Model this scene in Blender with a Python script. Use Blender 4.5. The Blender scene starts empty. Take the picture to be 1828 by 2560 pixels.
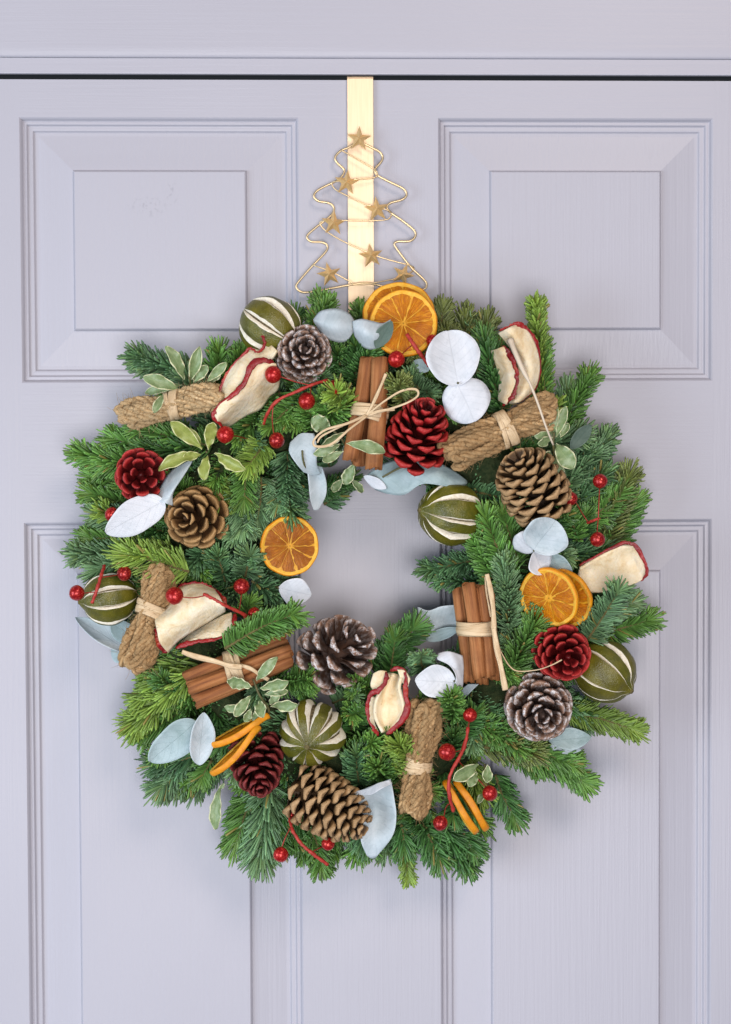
import bpy, math, random
import numpy as np
from mathutils import Vector, Matrix
random.seed(7); rng = np.random.default_rng(7)
R_ = math.radians
scene = bpy.context.scene
COL = scene.collection

# ------------------------------------------------------------------ camera
W_PX, H_PX, DIST, PXM = 1828.0, 2560.0, 1.35, 3000.0
FPX = DIST * PXM
CAM = np.array([-0.04176, -DIST, 0.04376])
_p, _y, _r = R_(1.856), R_(1.772), R_(-0.267)
_f = np.array([math.sin(_y)*math.cos(_p), math.cos(_y)*math.cos(_p), -math.sin(_p)])
_r0 = np.array([math.cos(_y), -math.sin(_y), 0.0]); _u0 = np.cross(_r0, _f)
C_R = math.cos(_r)*_r0 + math.sin(_r)*_u0
C_U = -math.sin(_r)*_r0 + math.cos(_r)*_u0
cam_d = bpy.data.cameras.new('camera'); cam = bpy.data.objects.new('camera', cam_d); COL.objects.link(cam)
m4 = Matrix.Identity(4)
for i in range(3):
    m4[i][0], m4[i][1], m4[i][2], m4[i][3] = C_R[i], C_U[i], -_f[i], CAM[i]
cam.matrix_world = m4
cam_d.sensor_fit = 'VERTICAL'; cam_d.sensor_height = 36.0; cam_d.lens = 36.0 * FPX / H_PX
cam_d.clip_start = 0.05; cam_d.clip_end = 50
scene.camera = cam

# ------------------------------------------------------------------ world, lamps, exposure
world = bpy.data.worlds.new('World'); scene.world = world; world.use_nodes = True
bg = world.node_tree.nodes['Background']; bg.inputs[0].default_value = (0.52, 0.68, 1.0, 1); bg.inputs[1].default_value = 0.15
def area(name, loc, target, size, watts, color):
    l = bpy.data.lights.new(name, 'AREA'); l.shape = 'RECTANGLE'; l.size, l.size_y = size; l.energy = watts; l.color = color
    o = bpy.data.objects.new(name, l); COL.objects.link(o); o.location = loc
    o.rotation_euler = (Vector(target) - Vector(loc)).to_track_quat('-Z', 'Y').to_euler(); return o
area('window_light', (-2.2, -1.7, -0.35), (0, 0, -0.15), (1.2, 1.5), 48, (0.78, 0.89, 1.0))
area('ceiling_lamp', (0.8, -2.2, 1.6), (0, 0, -0.1), (0.9, 0.9), 28, (1.0, 0.84, 0.70))
area('room_light', (0.0, -2.5, -0.40), (0, 0, -0.2), (1.4, 1.0), 48, (0.98, 0.96, 0.97))
scene.view_settings.view_transform = 'Standard'; scene.view_settings.look = 'None'
scene.view_settings.exposure = 0.0; scene.view_settings.gamma = 1.0; scene.view_settings.use_curve_mapping = False

# ------------------------------------------------------------------ pixel -> place on a plane d metres in front of the door
ZO = {0: (0, 0, 0.8884), 1: (660, 150, 3.248), 2: (280, 700, 2.7067), 3: (780, 680, 2.32), 4: (140, 1080, 2.388),
      5: (1000, 1050, 2.388), 6: (280, 1550, 2.7067), 7: (680, 1500, 2.7067), 8: (1080, 1450, 2.7067)}
def at(x, y, d):
    v = _f*FPX + C_R*(x - W_PX/2) - C_U*(y - H_PX/2)
    return CAM + v*((DIST - d)/v[1])
def z(k, x, y, d):
    ox, oy, s = ZO[k]; return at(ox + x/s, oy + y/s, d)
def u(k, n, d=0.08):
    return n/ZO[k][2]/PXM*(DIST - d)/DIST
def zl(k, pts, d=None):
    return np.array([z(k, *(p if len(p) == 3 else (p[0], p[1], d))) for p in pts])
TOWARD = np.array([0.0, -1.0, 0.0])
def nrm(v):
    v = np.asarray(v, float); n = np.linalg.norm(v, axis=-1, keepdims=True); return v/np.where(n < 1e-12, 1, n)

# ------------------------------------------------------------------ materials
MATS = {}
class NT:
    def __init__(s, name, rough=0.5, metal=0.0, spec=0.5):
        m = bpy.data.materials.new(name); m.use_nodes = True; s.m = m; s.t = m.node_tree; s.b = s.t.nodes['Principled BSDF']
        s.b.inputs['Roughness'].default_value = rough; s.b.inputs['Metallic'].default_value = metal
        s.b.inputs['Specular IOR Level'].default_value = spec; MATS[name] = m
    def n(s, typ, **kw):
        o = s.t.nodes.new(typ)
        for k, v in kw.items():
            if k.startswith('i_'): o.inputs[k[2:].replace('_', ' ')].default_value = v
            else: setattr(o, k, v)
        return o
    def l(s, a, b): s.t.links.new(a, b)
    def coord(s, sc=(1, 1, 1), kind='Object'):
        c = s.n('ShaderNodeTexCoord'); mp = s.n('ShaderNodeMapping'); mp.inputs['Scale'].default_value = sc
        s.l(c.outputs[kind], mp.inputs['Vector']); return mp.outputs['Vector']
    def noise(s, scale, detail=4, rough=0.55, sc=(1, 1, 1), vec=None, dist=0.0):
        o = s.n('ShaderNodeTexNoise'); o.inputs['Scale'].default_value = scale; o.inputs['Detail'].default_value = detail
        o.inputs['Roughness'].default_value = rough; o.inputs['Distortion'].default_value = dist
        s.l(vec or s.coord(sc), o.inputs['Vector']); return o.outputs['Fac']
    def ramp(s, fac, stops, interp='LINEAR'):
        o = s.n('ShaderNodeValToRGB'); o.color_ramp.interpolation = interp; e = o.color_ramp.elements
        while len(e) < len(stops): e.new(0.5)
        for el, (p, c) in zip(e, stops): el.position = p; el.color = (*c, 1) if len(c) == 3 else c
        s.l(fac, o.inputs['Fac']); return o.outputs['Color']
    def mix(s, fac, a, b, mode='MIX'):
        o = s.n('ShaderNodeMix', data_type='RGBA', blend_type=mode)
        for sock, v in ((0, fac), (6, a), (7, b)):
            if isinstance(v, (int, float)): o.inputs[sock].default_value = v
            elif isinstance(v, tuple): o.inputs[sock].default_value = (*v, 1)
            else: s.l(v, o.inputs[sock])
        return o.outputs[2]
    def math(s, op, a, b=0.0, clamp=False):
        o = s.n('ShaderNodeMath', operation=op, use_clamp=clamp)
        for sock, v in ((0, a), (1, b)):
            if isinstance(v, (int, float)): o.inputs[sock].default_value = v
            else: s.l(v, o.inputs[sock])
        return o.outputs[0]
    def attr(s, name='tint'):
        o = s.n('ShaderNodeAttribute', attribute_name=name); return o
    def rnd(s): return s.n('ShaderNodeObjectInfo').outputs['Random']
    def base(s, c):
        if isinstance(c, tuple): s.b.inputs['Base Color'].default_value = (*c, 1)
        else: s.l(c, s.b.inputs['Base Color'])
    def bump(s, h, strength=0.3, dist=0.001):
        o = s.n('ShaderNodeBump'); o.inputs['Strength'].default_value = strength; o.inputs['Distance'].default_value = dist
        s.l(h, o.inputs['Height']); s.l(o.outputs['Normal'], s.b.inputs['Normal']); return o
    def sss(s, w, rad=(0.004, 0.002, 0.001), scale=1.0):
        s.b.inputs['Subsurface Weight'].default_value = w; s.b.inputs['Subsurface Radius'].default_value = rad
        s.b.inputs['Subsurface Scale'].default_value = scale

PAINT = (0.440, 0.430, 0.484)
def paint(name, sc):
    t = NT(name, 0.42, 0, 0.4)
    g = t.noise(1.0, 3, 0.6, sc); f = t.noise(900, 2, 0.5); b = t.noise(3.0, 3)
    t.base(t.ramp(b, [(0.3, tuple(c*0.965 for c in PAINT)), (0.7, tuple(min(1, c*1.02) for c in PAINT))]))
    t.bump(t.math('ADD', t.math('MULTIPLY', g, 1.0), t.math('MULTIPLY', f, 0.25)), 0.38, 0.0007)
    return t
paint('paint_vertical_grain', (420, 420, 9)); paint('paint_horizontal_grain', (9, 420, 420))
t = NT('paint_scuffed', 0.42, 0, 0.4)      # upper left field: grey rub marks
g = t.noise(1.0, 3, 0.6, (420, 420, 9)); f = t.noise(900, 2, 0.5); vec = t.coord()
sm = t.n('ShaderNodeTexNoise'); sm.inputs['Scale'].default_value = 340; sm.inputs['Detail'].default_value = 3; t.l(vec, sm.inputs['Vector'])
sx = t.n('ShaderNodeSeparateXYZ'); t.l(vec, sx.inputs[0])
def blob(cx, cz, rx, rz):
    dx = t.math('DIVIDE', t.math('SUBTRACT', sx.outputs[0], cx), rx); dz = t.math('DIVIDE', t.math('SUBTRACT', sx.outputs[2], cz), rz)
    return t.math('SUBTRACT', 1.0, t.math('ADD', t.math('MULTIPLY', dx, dx), t.math('MULTIPLY', dz, dz)), True)
m1 = blob(-0.010, 0.036, 0.018, 0.010); m2 = blob(0.010, 0.047, 0.006, 0.012); m3 = blob(0.025, 0.0655, 0.014, 0.0011)
mk_ = t.math('MAXIMUM', t.math('MAXIMUM', m1, m2), t.math('MULTIPLY', m3, 1.6))
spk = t.ramp(sm.outputs['Fac'], [(0.52, (0, 0, 0)), (0.66, (1, 1, 1))])
t.base(t.mix(t.math('MULTIPLY', t.math('MULTIPLY', spk, mk_), 0.5, True), PAINT, (0.30, 0.29, 0.33)))
t.bump(t.math('ADD', g, t.math('MULTIPLY', f, 0.25)), 0.38, 0.0007)
t = NT('gap_shade', 0.9, 0, 0.1); t.base((0.012, 0.014, 0.016))  # near-black colour standing in for the shade inside the gap
t = NT('gold_strap', 0.54, 1.0); nz = t.noise(1.0, 3, 0.6, (900, 900, 30)); t.base(t.ramp(nz, [(0.3, (0.80, 0.62, 0.42)), (0.7, (0.87, 0.70, 0.50))])); t.bump(nz, 0.06, 0.0004)
t = NT('gold_wire', 0.38, 0.9); t.base((0.74, 0.57, 0.34))
t = NT('gold_star', 0.34, 0.62); nz = t.noise(400, 3); t.base(t.ramp(nz, [(0.3, (0.88, 0.58, 0.24)), (0.7, (0.97, 0.69, 0.34))])); t.bump(nz, 0.15, 0.0005)

t = NT('needle', 0.40, 0, 0.5); a = t.attr(); t.base(a.outputs['Color']); t.bump(t.noise(1500, 2), 0.15, 0.0003)
t = NT('twig', 0.8, 0, 0.2); nz = t.noise(500, 3); t.base(t.ramp(nz, [(0.3, (0.10, 0.07, 0.03)), (0.7, (0.16, 0.14, 0.05))])); t.bump(nz, 0.4, 0.001)
t = NT('ring_moss', 0.95, 0, 0.1); nz = t.noise(240, 4); t.base(t.ramp(nz, [(0.3, (0.015, 0.03, 0.012)), (0.7, (0.05, 0.06, 0.025))])); t.bump(nz, 1.0, 0.004)

def cone_mat(name, inner, outer, rim, frost=0.0, rough=0.6):  # inner: the scale's own dark base, deepened as painted shade between scales
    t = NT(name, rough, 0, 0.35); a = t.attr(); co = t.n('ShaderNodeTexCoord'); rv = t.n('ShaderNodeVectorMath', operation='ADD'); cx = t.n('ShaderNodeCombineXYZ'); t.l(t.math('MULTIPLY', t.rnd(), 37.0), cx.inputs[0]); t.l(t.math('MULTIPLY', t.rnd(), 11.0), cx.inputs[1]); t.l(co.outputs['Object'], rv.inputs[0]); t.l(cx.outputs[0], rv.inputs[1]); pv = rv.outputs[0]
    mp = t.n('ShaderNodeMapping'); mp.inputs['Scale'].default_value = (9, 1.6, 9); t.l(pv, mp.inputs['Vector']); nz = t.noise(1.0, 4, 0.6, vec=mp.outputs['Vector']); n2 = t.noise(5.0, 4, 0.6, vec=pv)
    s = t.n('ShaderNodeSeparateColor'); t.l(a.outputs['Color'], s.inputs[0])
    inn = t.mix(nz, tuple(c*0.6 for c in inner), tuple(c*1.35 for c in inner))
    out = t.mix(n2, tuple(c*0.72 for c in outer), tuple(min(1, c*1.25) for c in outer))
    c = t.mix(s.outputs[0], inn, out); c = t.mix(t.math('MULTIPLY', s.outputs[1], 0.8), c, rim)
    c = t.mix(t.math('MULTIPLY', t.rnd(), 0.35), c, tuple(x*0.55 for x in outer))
    if frost:
        f = t.noise(4.0, 5, 0.72, vec=pv); fm = t.ramp(f, [(0.47, (0, 0, 0)), (0.60, (1, 1, 1))])
        w = t.math('MULTIPLY', t.math('MULTIPLY', fm, t.math('ADD', 0.15, s.outputs[0])), frost, True)
        c = t.mix(w, c, (0.78, 0.74, 0.74))
    t.base(c); t.bump(t.math('ADD', nz, n2), 0.6, 0.0016)
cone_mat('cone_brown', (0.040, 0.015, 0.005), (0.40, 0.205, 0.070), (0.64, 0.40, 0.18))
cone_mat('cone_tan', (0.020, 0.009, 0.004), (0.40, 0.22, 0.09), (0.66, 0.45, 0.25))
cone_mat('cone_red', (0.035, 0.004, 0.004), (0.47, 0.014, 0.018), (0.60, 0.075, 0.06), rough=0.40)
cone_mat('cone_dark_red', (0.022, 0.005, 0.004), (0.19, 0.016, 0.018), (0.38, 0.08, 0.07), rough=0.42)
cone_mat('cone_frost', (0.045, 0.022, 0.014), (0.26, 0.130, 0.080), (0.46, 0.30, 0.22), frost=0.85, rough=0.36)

t = NT('lime_rind', 0.33, 0, 0.5); n1 = t.noise(90, 4); n2 = t.noise(900, 3); n3 = t.noise(40, 4)
c = t.ramp(n1, [(0.28, (0.045, 0.050, 0.004)), (0.5, (0.095, 0.098, 0.007)), (0.74, (0.170, 0.150, 0.013))]); c = t.mix(t.math('MULTIPLY', t.ramp(n3, [(0.55, (0, 0, 0)), (0.72, (1, 1, 1))]), 0.22), c, (0.13, 0.075, 0.012)); c = t.mix(t.ramp(n2, [(0.62, (0, 0, 0)), (0.75, (1, 1, 1))]), c, (0.34, 0.30, 0.08))
c = t.mix(t.math('MULTIPLY', t.rnd(), 0.25), c, (0.19, 0.12, 0.012)); t.base(c)
vo = t.n('ShaderNodeTexVoronoi'); vo.inputs['Scale'].default_value = 1100; t.l(t.coord(), vo.inputs['Vector']); t.bump(t.math('ADD', vo.outputs['Distance'], t.math('MULTIPLY', n3, 3.0)), 0.45, 0.0007)
t = NT('pith', 0.75, 0, 0.2); nz = t.noise(500, 4); t.base(t.ramp(nz, [(0.3, (0.72, 0.64, 0.50)), (0.7, (0.88, 0.84, 0.74))])); t.bump(nz, 0.35, 0.0008)
t = NT('lime_pulp', 0.8, 0, 0.2); nz = t.noise(500, 4); t.base(t.ramp(nz, [(0.3, (0.03, 0.02, 0.01)), (0.7, (0.22, 0.17, 0.09))])); t.bump(nz, 0.8, 0.001)
t = NT('orange_rind', 0.5, 0, 0.4); n1 = t.noise(120, 4); t.base(t.ramp(n1, [(0.3, (0.60, 0.19, 0.003)), (0.7, (0.80, 0.33, 0.010))])); t.bump(t.noise(1100, 2), 0.4, 0.0006); t.sss(0.15)
t = NT('orange_pith', 0.65, 0, 0.3); n1 = t.noise(300, 4); t.base(t.ramp(n1, [(0.3, (0.76, 0.37, 0.020)), (0.7, (0.86, 0.51, 0.08))])); t.bump(n1, 0.4, 0.0008); t.sss(0.2)
t = NT('orange_membrane', 0.5, 0, 0.4); n1 = t.noise(300, 4); t.base(t.ramp(n1, [(0.3, (0.64, 0.26, 0.006)), (0.7, (0.78, 0.39, 0.025))])); t.sss(0.2)
def flesh(name, lo, hi, pale):
    t = NT(name, 0.42, 0, 0.3); v = t.coord(); s = t.n('ShaderNodeSeparateXYZ'); t.l(v, s.inputs[0])
    ang = t.math('ARCTAN2', s.outputs[1], s.outputs[0])
    rr = t.n('ShaderNodeVectorMath', operation='LENGTH'); t.l(v, rr.inputs[0])
    cb = t.n('ShaderNodeCombineXYZ'); t.l(t.math('MULTIPLY', ang, 18.0), cb.inputs[0]); t.l(t.math('MULTIPLY', rr.outputs['Value'], 130.0), cb.inputs[1])
    nz = t.noise(1.0, 4, 0.6, vec=cb.outputs[0], dist=0.4); n2 = t.noise(120, 4, 0.6)
    c = t.ramp(nz, [(0.30, lo), (0.55, hi), (0.80, pale)]); t.base(t.mix(t.math('MULTIPLY', t.ramp(n2, [(0.38, (0, 0, 0)), (0.68, (1, 1, 1))]), 0.85), c, lo)); t.bump(t.math('ADD', nz, n2), 0.7, 0.0014); t.sss(0.3, (0.006, 0.003, 0.001))
flesh('orange_flesh', (0.40, 0.105, 0.001), (0.64, 0.225, 0.002), (0.80, 0.40, 0.018)); flesh('orange_flesh_dark', (0.28, 0.075, 0.004), (0.46, 0.15, 0.008), (0.66, 0.32, 0.05))
t = NT('apple_flesh', 0.7, 0, 0.25); n1 = t.noise(45, 4); n2 = t.noise(300, 5); n3 = t.noise(420, 1)
c = t.ramp(t.noise(60, 5, 0.7, dist=0.5), [(0.28, (0.62, 0.42, 0.20)), (0.45, (0.80, 0.65, 0.42)), (0.65, (0.88, 0.78, 0.60))]); c = t.mix(t.ramp(n3, [(0.76, (0, 0, 0)), (0.82, (1, 1, 1))]), c, (0.28, 0.17, 0.07)); t.base(c)
t.bump(t.math('ADD', t.noise(85, 5, 0.6, dist=0.8), t.math('MULTIPLY', n2, 0.3)), 0.5, 0.0035); t.sss(0.15, (0.004, 0.003, 0.002))
t = NT('apple_peel', 0.38, 0, 0.5); n1 = t.noise(70, 4); t.base(t.ramp(n1, [(0.32, (0.17, 0.006, 0.010)), (0.58, (0.34, 0.014, 0.014)), (0.82, (0.52, 0.13, 0.02))])); t.bump(t.noise(220, 4), 0.7, 0.002)
t = NT('bark', 0.7, 0, 0.3); n1 = t.noise(1.0, 4, 0.6, (260, 260, 14)); n2 = t.noise(60, 4); c = t.ramp(n1, [(0.30, (0.16, 0.050, 0.016)), (0.50, (0.36, 0.135, 0.042)), (0.74, (0.52, 0.24, 0.095))])
c = t.mix(t.math('MULTIPLY', t.ramp(n2, [(0.45, (0, 0, 0)), (0.75, (1, 1, 1))]), 0.5), c, (0.15, 0.055, 0.022)); c = t.mix(t.math('MULTIPLY', t.rnd(), 0.3), c, (0.15, 0.05, 0.02)); t.base(c); t.bump(t.math('ADD', n1, t.math('MULTIPLY', t.noise(800, 3), 0.3)), 0.6, 0.0015)
t = NT('raffia', 0.55, 0, 0.4); a = t.attr(); s = t.n('ShaderNodeSeparateColor'); t.l(a.outputs['Color'], s.inputs[0])
cb = t.n('ShaderNodeCombineXYZ'); t.l(t.math('MULTIPLY', s.outputs[0], 14.0), cb.inputs[0]); t.l(t.math('MULTIPLY', s.outputs[1], 5.0), cb.inputs[1]); t.l(t.math('MULTIPLY', t.rnd(), 50.0), cb.inputs[2])
n1 = t.noise(1.0, 3, vec=cb.outputs[0]); t.base(t.ramp(n1, [(0.3, (0.50, 0.33, 0.17)), (0.65, (0.76, 0.58, 0.37))])); t.bump(n1, 0.5, 0.0008)
def jute(name, a_, b_, c_):
    t = NT(name, 0.9, 0, 0.15); a = t.attr(); s = t.n('ShaderNodeSeparateColor'); t.l(a.outputs['Color'], s.inputs[0])
    cb = t.n('ShaderNodeCombineXYZ'); t.l(t.math('ADD', t.math('MULTIPLY', s.outputs[0], 26.0), t.math('MULTIPLY', s.outputs[1], 60.0)), cb.inputs[0]); t.l(t.math('MULTIPLY', s.outputs[1], 90.0), cb.inputs[1]); t.l(t.math('MULTIPLY', s.outputs[2], 40.0), cb.inputs[2])
    n1 = t.noise(1.0, 3, 0.6, vec=cb.outputs[0]); n2 = t.noise(140, 3)
    c = t.ramp(n1, [(0.3, a_), (0.52, b_), (0.75, c_)]); t.base(t.mix(t.math('MULTIPLY', n2, 0.35), c, a_)); t.bump(n1, 0.8, 0.0014)
jute('jute', (0.34, 0.195, 0.085), (0.55, 0.35, 0.17), (0.70, 0.50, 0.28)); jute('jute_pale', (0.46, 0.29, 0.14), (0.68, 0.48, 0.26), (0.78, 0.61, 0.38))
def euc(name, a_, b_):
    t = NT(name, 0.60, 0, 0.3); a = t.attr(); s = t.n('ShaderNodeSeparateColor'); t.l(a.outputs['Color'], s.inputs[0]); U, E = s.outputs[0], s.outputs[1]
    n1 = t.noise(34, 5, 0.65, dist=0.6); n2 = t.noise(600, 4); n3 = t.noise(150, 4, 0.7)
    c = t.ramp(n1, [(0.30, a_), (0.62, b_)]); c = t.mix(t.math('MULTIPLY', t.ramp(n3, [(0.56, (0, 0, 0)), (0.70, (1, 1, 1))]), 0.30), c, tuple(x*0.72 for x in a_))
    vein = t.ramp(E, [(0.0, (1, 1, 1)), (0.045, (0, 0, 0))])
    sv = t.math('SINE', t.math('MULTIPLY', t.math('ADD', t.math('SUBTRACT', U, t.math('MULTIPLY', E, 0.22)), t.math('MULTIPLY', n1, 0.05)), 62.0)); sv = t.ramp(sv, [(0.86, (0, 0, 0)), (0.99, (1, 1, 1))])
    v = t.math('MAXIMUM', vein, t.math('MULTIPLY', sv, 0.45)); c = t.mix(t.math('MULTIPLY', v, 0.30), c, tuple(min(1, x*0.80) for x in a_))
    c = t.mix(t.math('MULTIPLY', t.ramp(E, [(0.93, (0, 0, 0)), (1.0, (1, 1, 1))]), 0.5), c, tuple(min(1, x*1.15+0.04) for x in b_)); t.base(c); t.bump(t.math('ADD', t.math('ADD', n1, t.math('MULTIPLY', n2, 0.15)), t.math('MULTIPLY', v, -0.25)), 0.5, 0.0016); t.sss(0.1, (0.002, 0.002, 0.002))
euc('euc_white', (0.50, 0.53, 0.57), (0.70, 0.71, 0.75)); euc('euc_silver', (0.36, 0.44, 0.47), (0.56, 0.62, 0.66)); euc('euc_grey', (0.22, 0.31, 0.31), (0.40, 0.50, 0.52))
euc('euc_dark', (0.055, 0.095, 0.075), (0.12, 0.17, 0.14))
def pitto(name, gr, pale, cream):
    t = NT(name, 0.40, 0, 0.5); a = t.attr(); s = t.n('ShaderNodeSeparateColor'); t.l(a.outputs['Color'], s.inputs[0])
    n1 = t.noise(130, 4, 0.6); n2 = t.noise(420, 3); e = t.math('ADD', s.outputs[1], t.math('MULTIPLY', t.math('SUBTRACT', n1, 0.5), 0.75))
    c = t.mix(n2, gr, pale); c = t.mix(t.ramp(e, [(0.84, (0, 0, 0)), (0.93, (1, 1, 1))]), c, cream)
    c = t.mix(t.math('MULTIPLY', t.ramp(s.outputs[1], [(0.0, (1, 1, 1)), (0.08, (0, 0, 0))]), 0.5), c, pale); t.base(c); t.bump(n2, 0.3, 0.0006); t.sss(0.12, (0.002, 0.002, 0.001))
pitto('variegated_leaf', (0.10, 0.17, 0.055), (0.30, 0.38, 0.19), (0.62, 0.62, 0.38)); pitto('yellow_leaf', (0.19, 0.24, 0.04), (0.37, 0.41, 0.11), (0.60, 0.60, 0.30))
t = NT('leaf_stem', 0.6); t.base((0.10, 0.09, 0.03))
t = NT('berry_red', 0.30, 0.35, 0.6); vo = t.n('ShaderNodeTexVoronoi'); vo.inputs['Scale'].default_value = 1000; t.l(t.coord(), vo.inputs['Vector'])
t.base(t.mix(t.ramp(vo.outputs['Color'], [(0.55, (0, 0, 0)), (0.9, (1, 1, 1))]), t.mix(t.rnd(), (0.24, 0.003, 0.005), (0.42, 0.006, 0.007)), (0.78, 0.07, 0.04))); t.bump(vo.outputs['Color'], 0.85, 0.0013)
t = NT('red_stem', 0.55); nz = t.noise(300, 3); t.base(t.ramp(nz, [(0.3, (0.30, 0.014, 0.010)), (0.7, (0.50, 0.045, 0.030))])); t.bump(nz, 0.5, 0.0008)
t = NT('red_wire', 0.4, 0.4); t.base((0.32, 0.03, 0.02))
t = NT('pale_twine', 0.7); t.base((0.66, 0.55, 0.42))

# ------------------------------------------------------------------ mesh helpers
ORG = {}
def mk(name, V, F, mat, parent=None, tint=None, fm=None, smooth=True, local=False):
    """one mesh object; V in world space unless local"""
    V = np.asarray(V, float)
    o0 = np.zeros(3) if (local or parent is None) else ORG[parent.name]
    if parent is None and not local:
        o0 = V.mean(0)
    me = bpy.data.meshes.new(name); me.from_pydata((V - o0).tolist(), [], [list(map(int, f)) for f in F])
    for m in (mat if isinstance(mat, (list, tuple)) else [mat]): me.materials.append(MATS[m])
    if fm is not None: me.polygons.foreach_set('material_index', np.asarray(fm, np.int32))
    if smooth: me.polygons.foreach_set('use_smooth', np.ones(len(F), bool))
    if tint is not None:
        at_ = me.color_attributes.new('tint', 'FLOAT_COLOR', 'POINT'); tt = np.ones((len(V), 4), np.float32); tt[:, :3] = tint
        at_.data.foreach_set('color', tt.ravel())
    me.update()
    o = bpy.data.objects.new(name, me); COL.objects.link(o)
    if parent is not None: o.parent = parent; ORG[o.name] = ORG[parent.name].copy()
    else: o.location = o0; ORG[o.name] = o0
    return o
def thing(name, loc, label, cat, group=None):
    o = bpy.data.objects.new(name, None); COL.objects.link(o); o.location = Vector(loc); o.empty_display_size = 0.01
    o['label'] = label; o['category'] = cat
    if group: o['group'] = group
    ORG[o.name] = np.array(loc, float); return o
def cr(P, n):
    """Catmull-Rom through P, n samples"""
    P = np.asarray(P, float); k = len(P)
    if k == 2: s = np.linspace(0, 1, n)[:, None]; return P[0]*(1-s) + P[1]*s
    E = np.vstack([2*P[0]-P[1], P, 2*P[-1]-P[-2]]); tt = np.linspace(0, k-1-1e-9, n); i = tt.astype(int); f = (tt-i)[:, None]
    a, b, c, d = E[i], E[i+1], E[i+2], E[i+3]
    return 0.5*((2*b)+(-a+c)*f+(2*a-5*b+4*c-d)*f*f+(-a+3*b-3*c+d)*f**3)
def frames(P):
    T = nrm(np.gradient(P, axis=0)); N = np.zeros_like(P); v = np.cross(T[0], [0.31, 0.62, 0.72]); v = nrm(v)
    for i in range(len(P)):
        v = v - T[i]*np.dot(v, T[i]); v = nrm(v); N[i] = v
    return T, N, np.cross(T, N)
def tube(P, r, n=8, flat=1.0, face=None):
    """tube along P; flat<1 squeezes along the direction `face`"""
    P = np.asarray(P, float); m = len(P); T, N, B = frames(P)
    if face is not None:
        N = nrm(np.asarray(face) - T*(T@np.asarray(face))[:, None]) if np.ndim(face) == 1 else nrm(face - T*np.sum(T*face, 1)[:, None]); B = np.cross(T, N)
    r = np.broadcast_to(np.asarray(r, float), (m,)); a = np.linspace(0, 2*np.pi, n, endpoint=False)
    V = P[:, None] + r[:, None, None]*(np.cos(a)[None, :, None]*N[:, None]*flat + np.sin(a)[None, :, None]*B[:, None])
    F = [[i*n+j, i*n+(j+1) % n, (i+1)*n+(j+1) % n, (i+1)*n+j] for i in range(m-1) for j in range(n)]
    F += [list(range(n))[::-1], [(m-1)*n+j for j in range(n)]]
    tint = np.zeros((m, n, 3)); tint[..., 0] = np.abs(np.linspace(-1, 1, n)); tint[..., 1] = np.linspace(0, 1, m)[:, None]
    return V.reshape(-1, 3), F, tint.reshape(-1, 3)
def join(parts):
    V, F, Tn, o = [], [], [], 0
    for p in parts:
        V.append(p[0]); F += [[i+o for i in f] for f in p[1]]; o += len(p[0])
        if len(p) > 2: Tn.append(p[2])
    return np.vstack(V), F, (np.vstack(Tn) if Tn else None)
def solid(G, th, crown=0.0):
    """grid G (nu,nv,3) -> closed thin sheet; returns V,F,tint (R=along, G=0 middle..1 edge), side flag"""
    nu, nv = G.shape[:2]; du = np.gradient(G, axis=0); dv = np.gradient(G, axis=1); N = nrm(np.cross(du, dv)); th = np.asarray(th)
    if th.ndim == 0: th = np.full((nu, nv), float(th))
    A = G + N*th[..., None]/2; B = G - N*th[..., None]/2; V = np.concatenate([A.reshape(-1, 3), B.reshape(-1, 3)]); o = nu*nv; F = []
    id_ = lambda i, j: i*nv+j
    for i in range(nu-1):
        for j in range(nv-1):
            F.append([id_(i, j), id_(i+1, j), id_(i+1, j+1), id_(i, j+1)]); F.append([o+id_(i, j), o+id_(i, j+1), o+id_(i+1, j+1), o+id_(i+1, j)])
    for i in range(nu-1):
        F.append([id_(i, 0), o+id_(i, 0), o+id_(i+1, 0), id_(i+1, 0)]); F.append([id_(i, nv-1), id_(i+1, nv-1), o+id_(i+1, nv-1), o+id_(i, nv-1)])
    for j in range(nv-1):
        F.append([id_(0, j), id_(0, j+1), o+id_(0, j+1), o+id_(0, j)]); F.append([id_(nu-1, j), o+id_(nu-1, j), o+id_(nu-1, j+1), id_(nu-1, j+1)])
    uu, vv = np.meshgrid(np.linspace(0, 1, nu), np.abs(np.linspace(-1, 1, nv)), indexing='ij'); tn = np.stack([uu, vv, np.zeros_like(uu)], -1).reshape(-1, 3)
    return V, F, np.vstack([tn, tn])
def sheet(rails, th, nu=16, nv=10, wob=0.0):
    Rl = np.array([cr(r, nu) for r in rails]); G = np.array([cr(Rl[:, i], nv) for i in range(nu)])
    if wob:
        for q in range(4):
            k = rng.normal(0, 90, 3); G = G + wob*np.sin(G@k + rng.uniform(0, 6))[..., None]*np.array([0.2, 1, 0.2])
    return solid(G, th)

# ------------------------------------------------------------------ the setting: door and frame
def box(x0, x1, y0, y1, z0, z1):
    V = [(x, y, q) for x in (x0, x1) for y in (y0, y1) for q in (z0, z1)]
    return np.array(V, float), [[0, 1, 3, 2], [4, 6, 7, 5], [0, 4, 5, 1], [2, 3, 7, 6], [0, 2, 6, 4], [1, 5, 7, 3]]
DX0, DX1, DTOP, DBOT = -0.375, 0.383, 0.3573, -0.68
PX = [(-0.2834, -0.0540), (0.0616, 0.2912)]; PZ = [(0.1084, 0.3265), (-0.60, -0.0073)]
door = bpy.data.objects.new('door', None); COL.objects.link(door); door['kind'] = 'structure'; door['label'] = 'pale lilac grey panelled door'; ORG['door'] = np.zeros(3)
BK = 0.040
def dpart(name, b, mat, bev=0.0008):
    o = mk(name, *b, mat, door, smooth=False)
    if bev: md = o.modifiers.new('bevel', 'BEVEL'); md.width = bev; md.segments = 2
    return o
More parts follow.
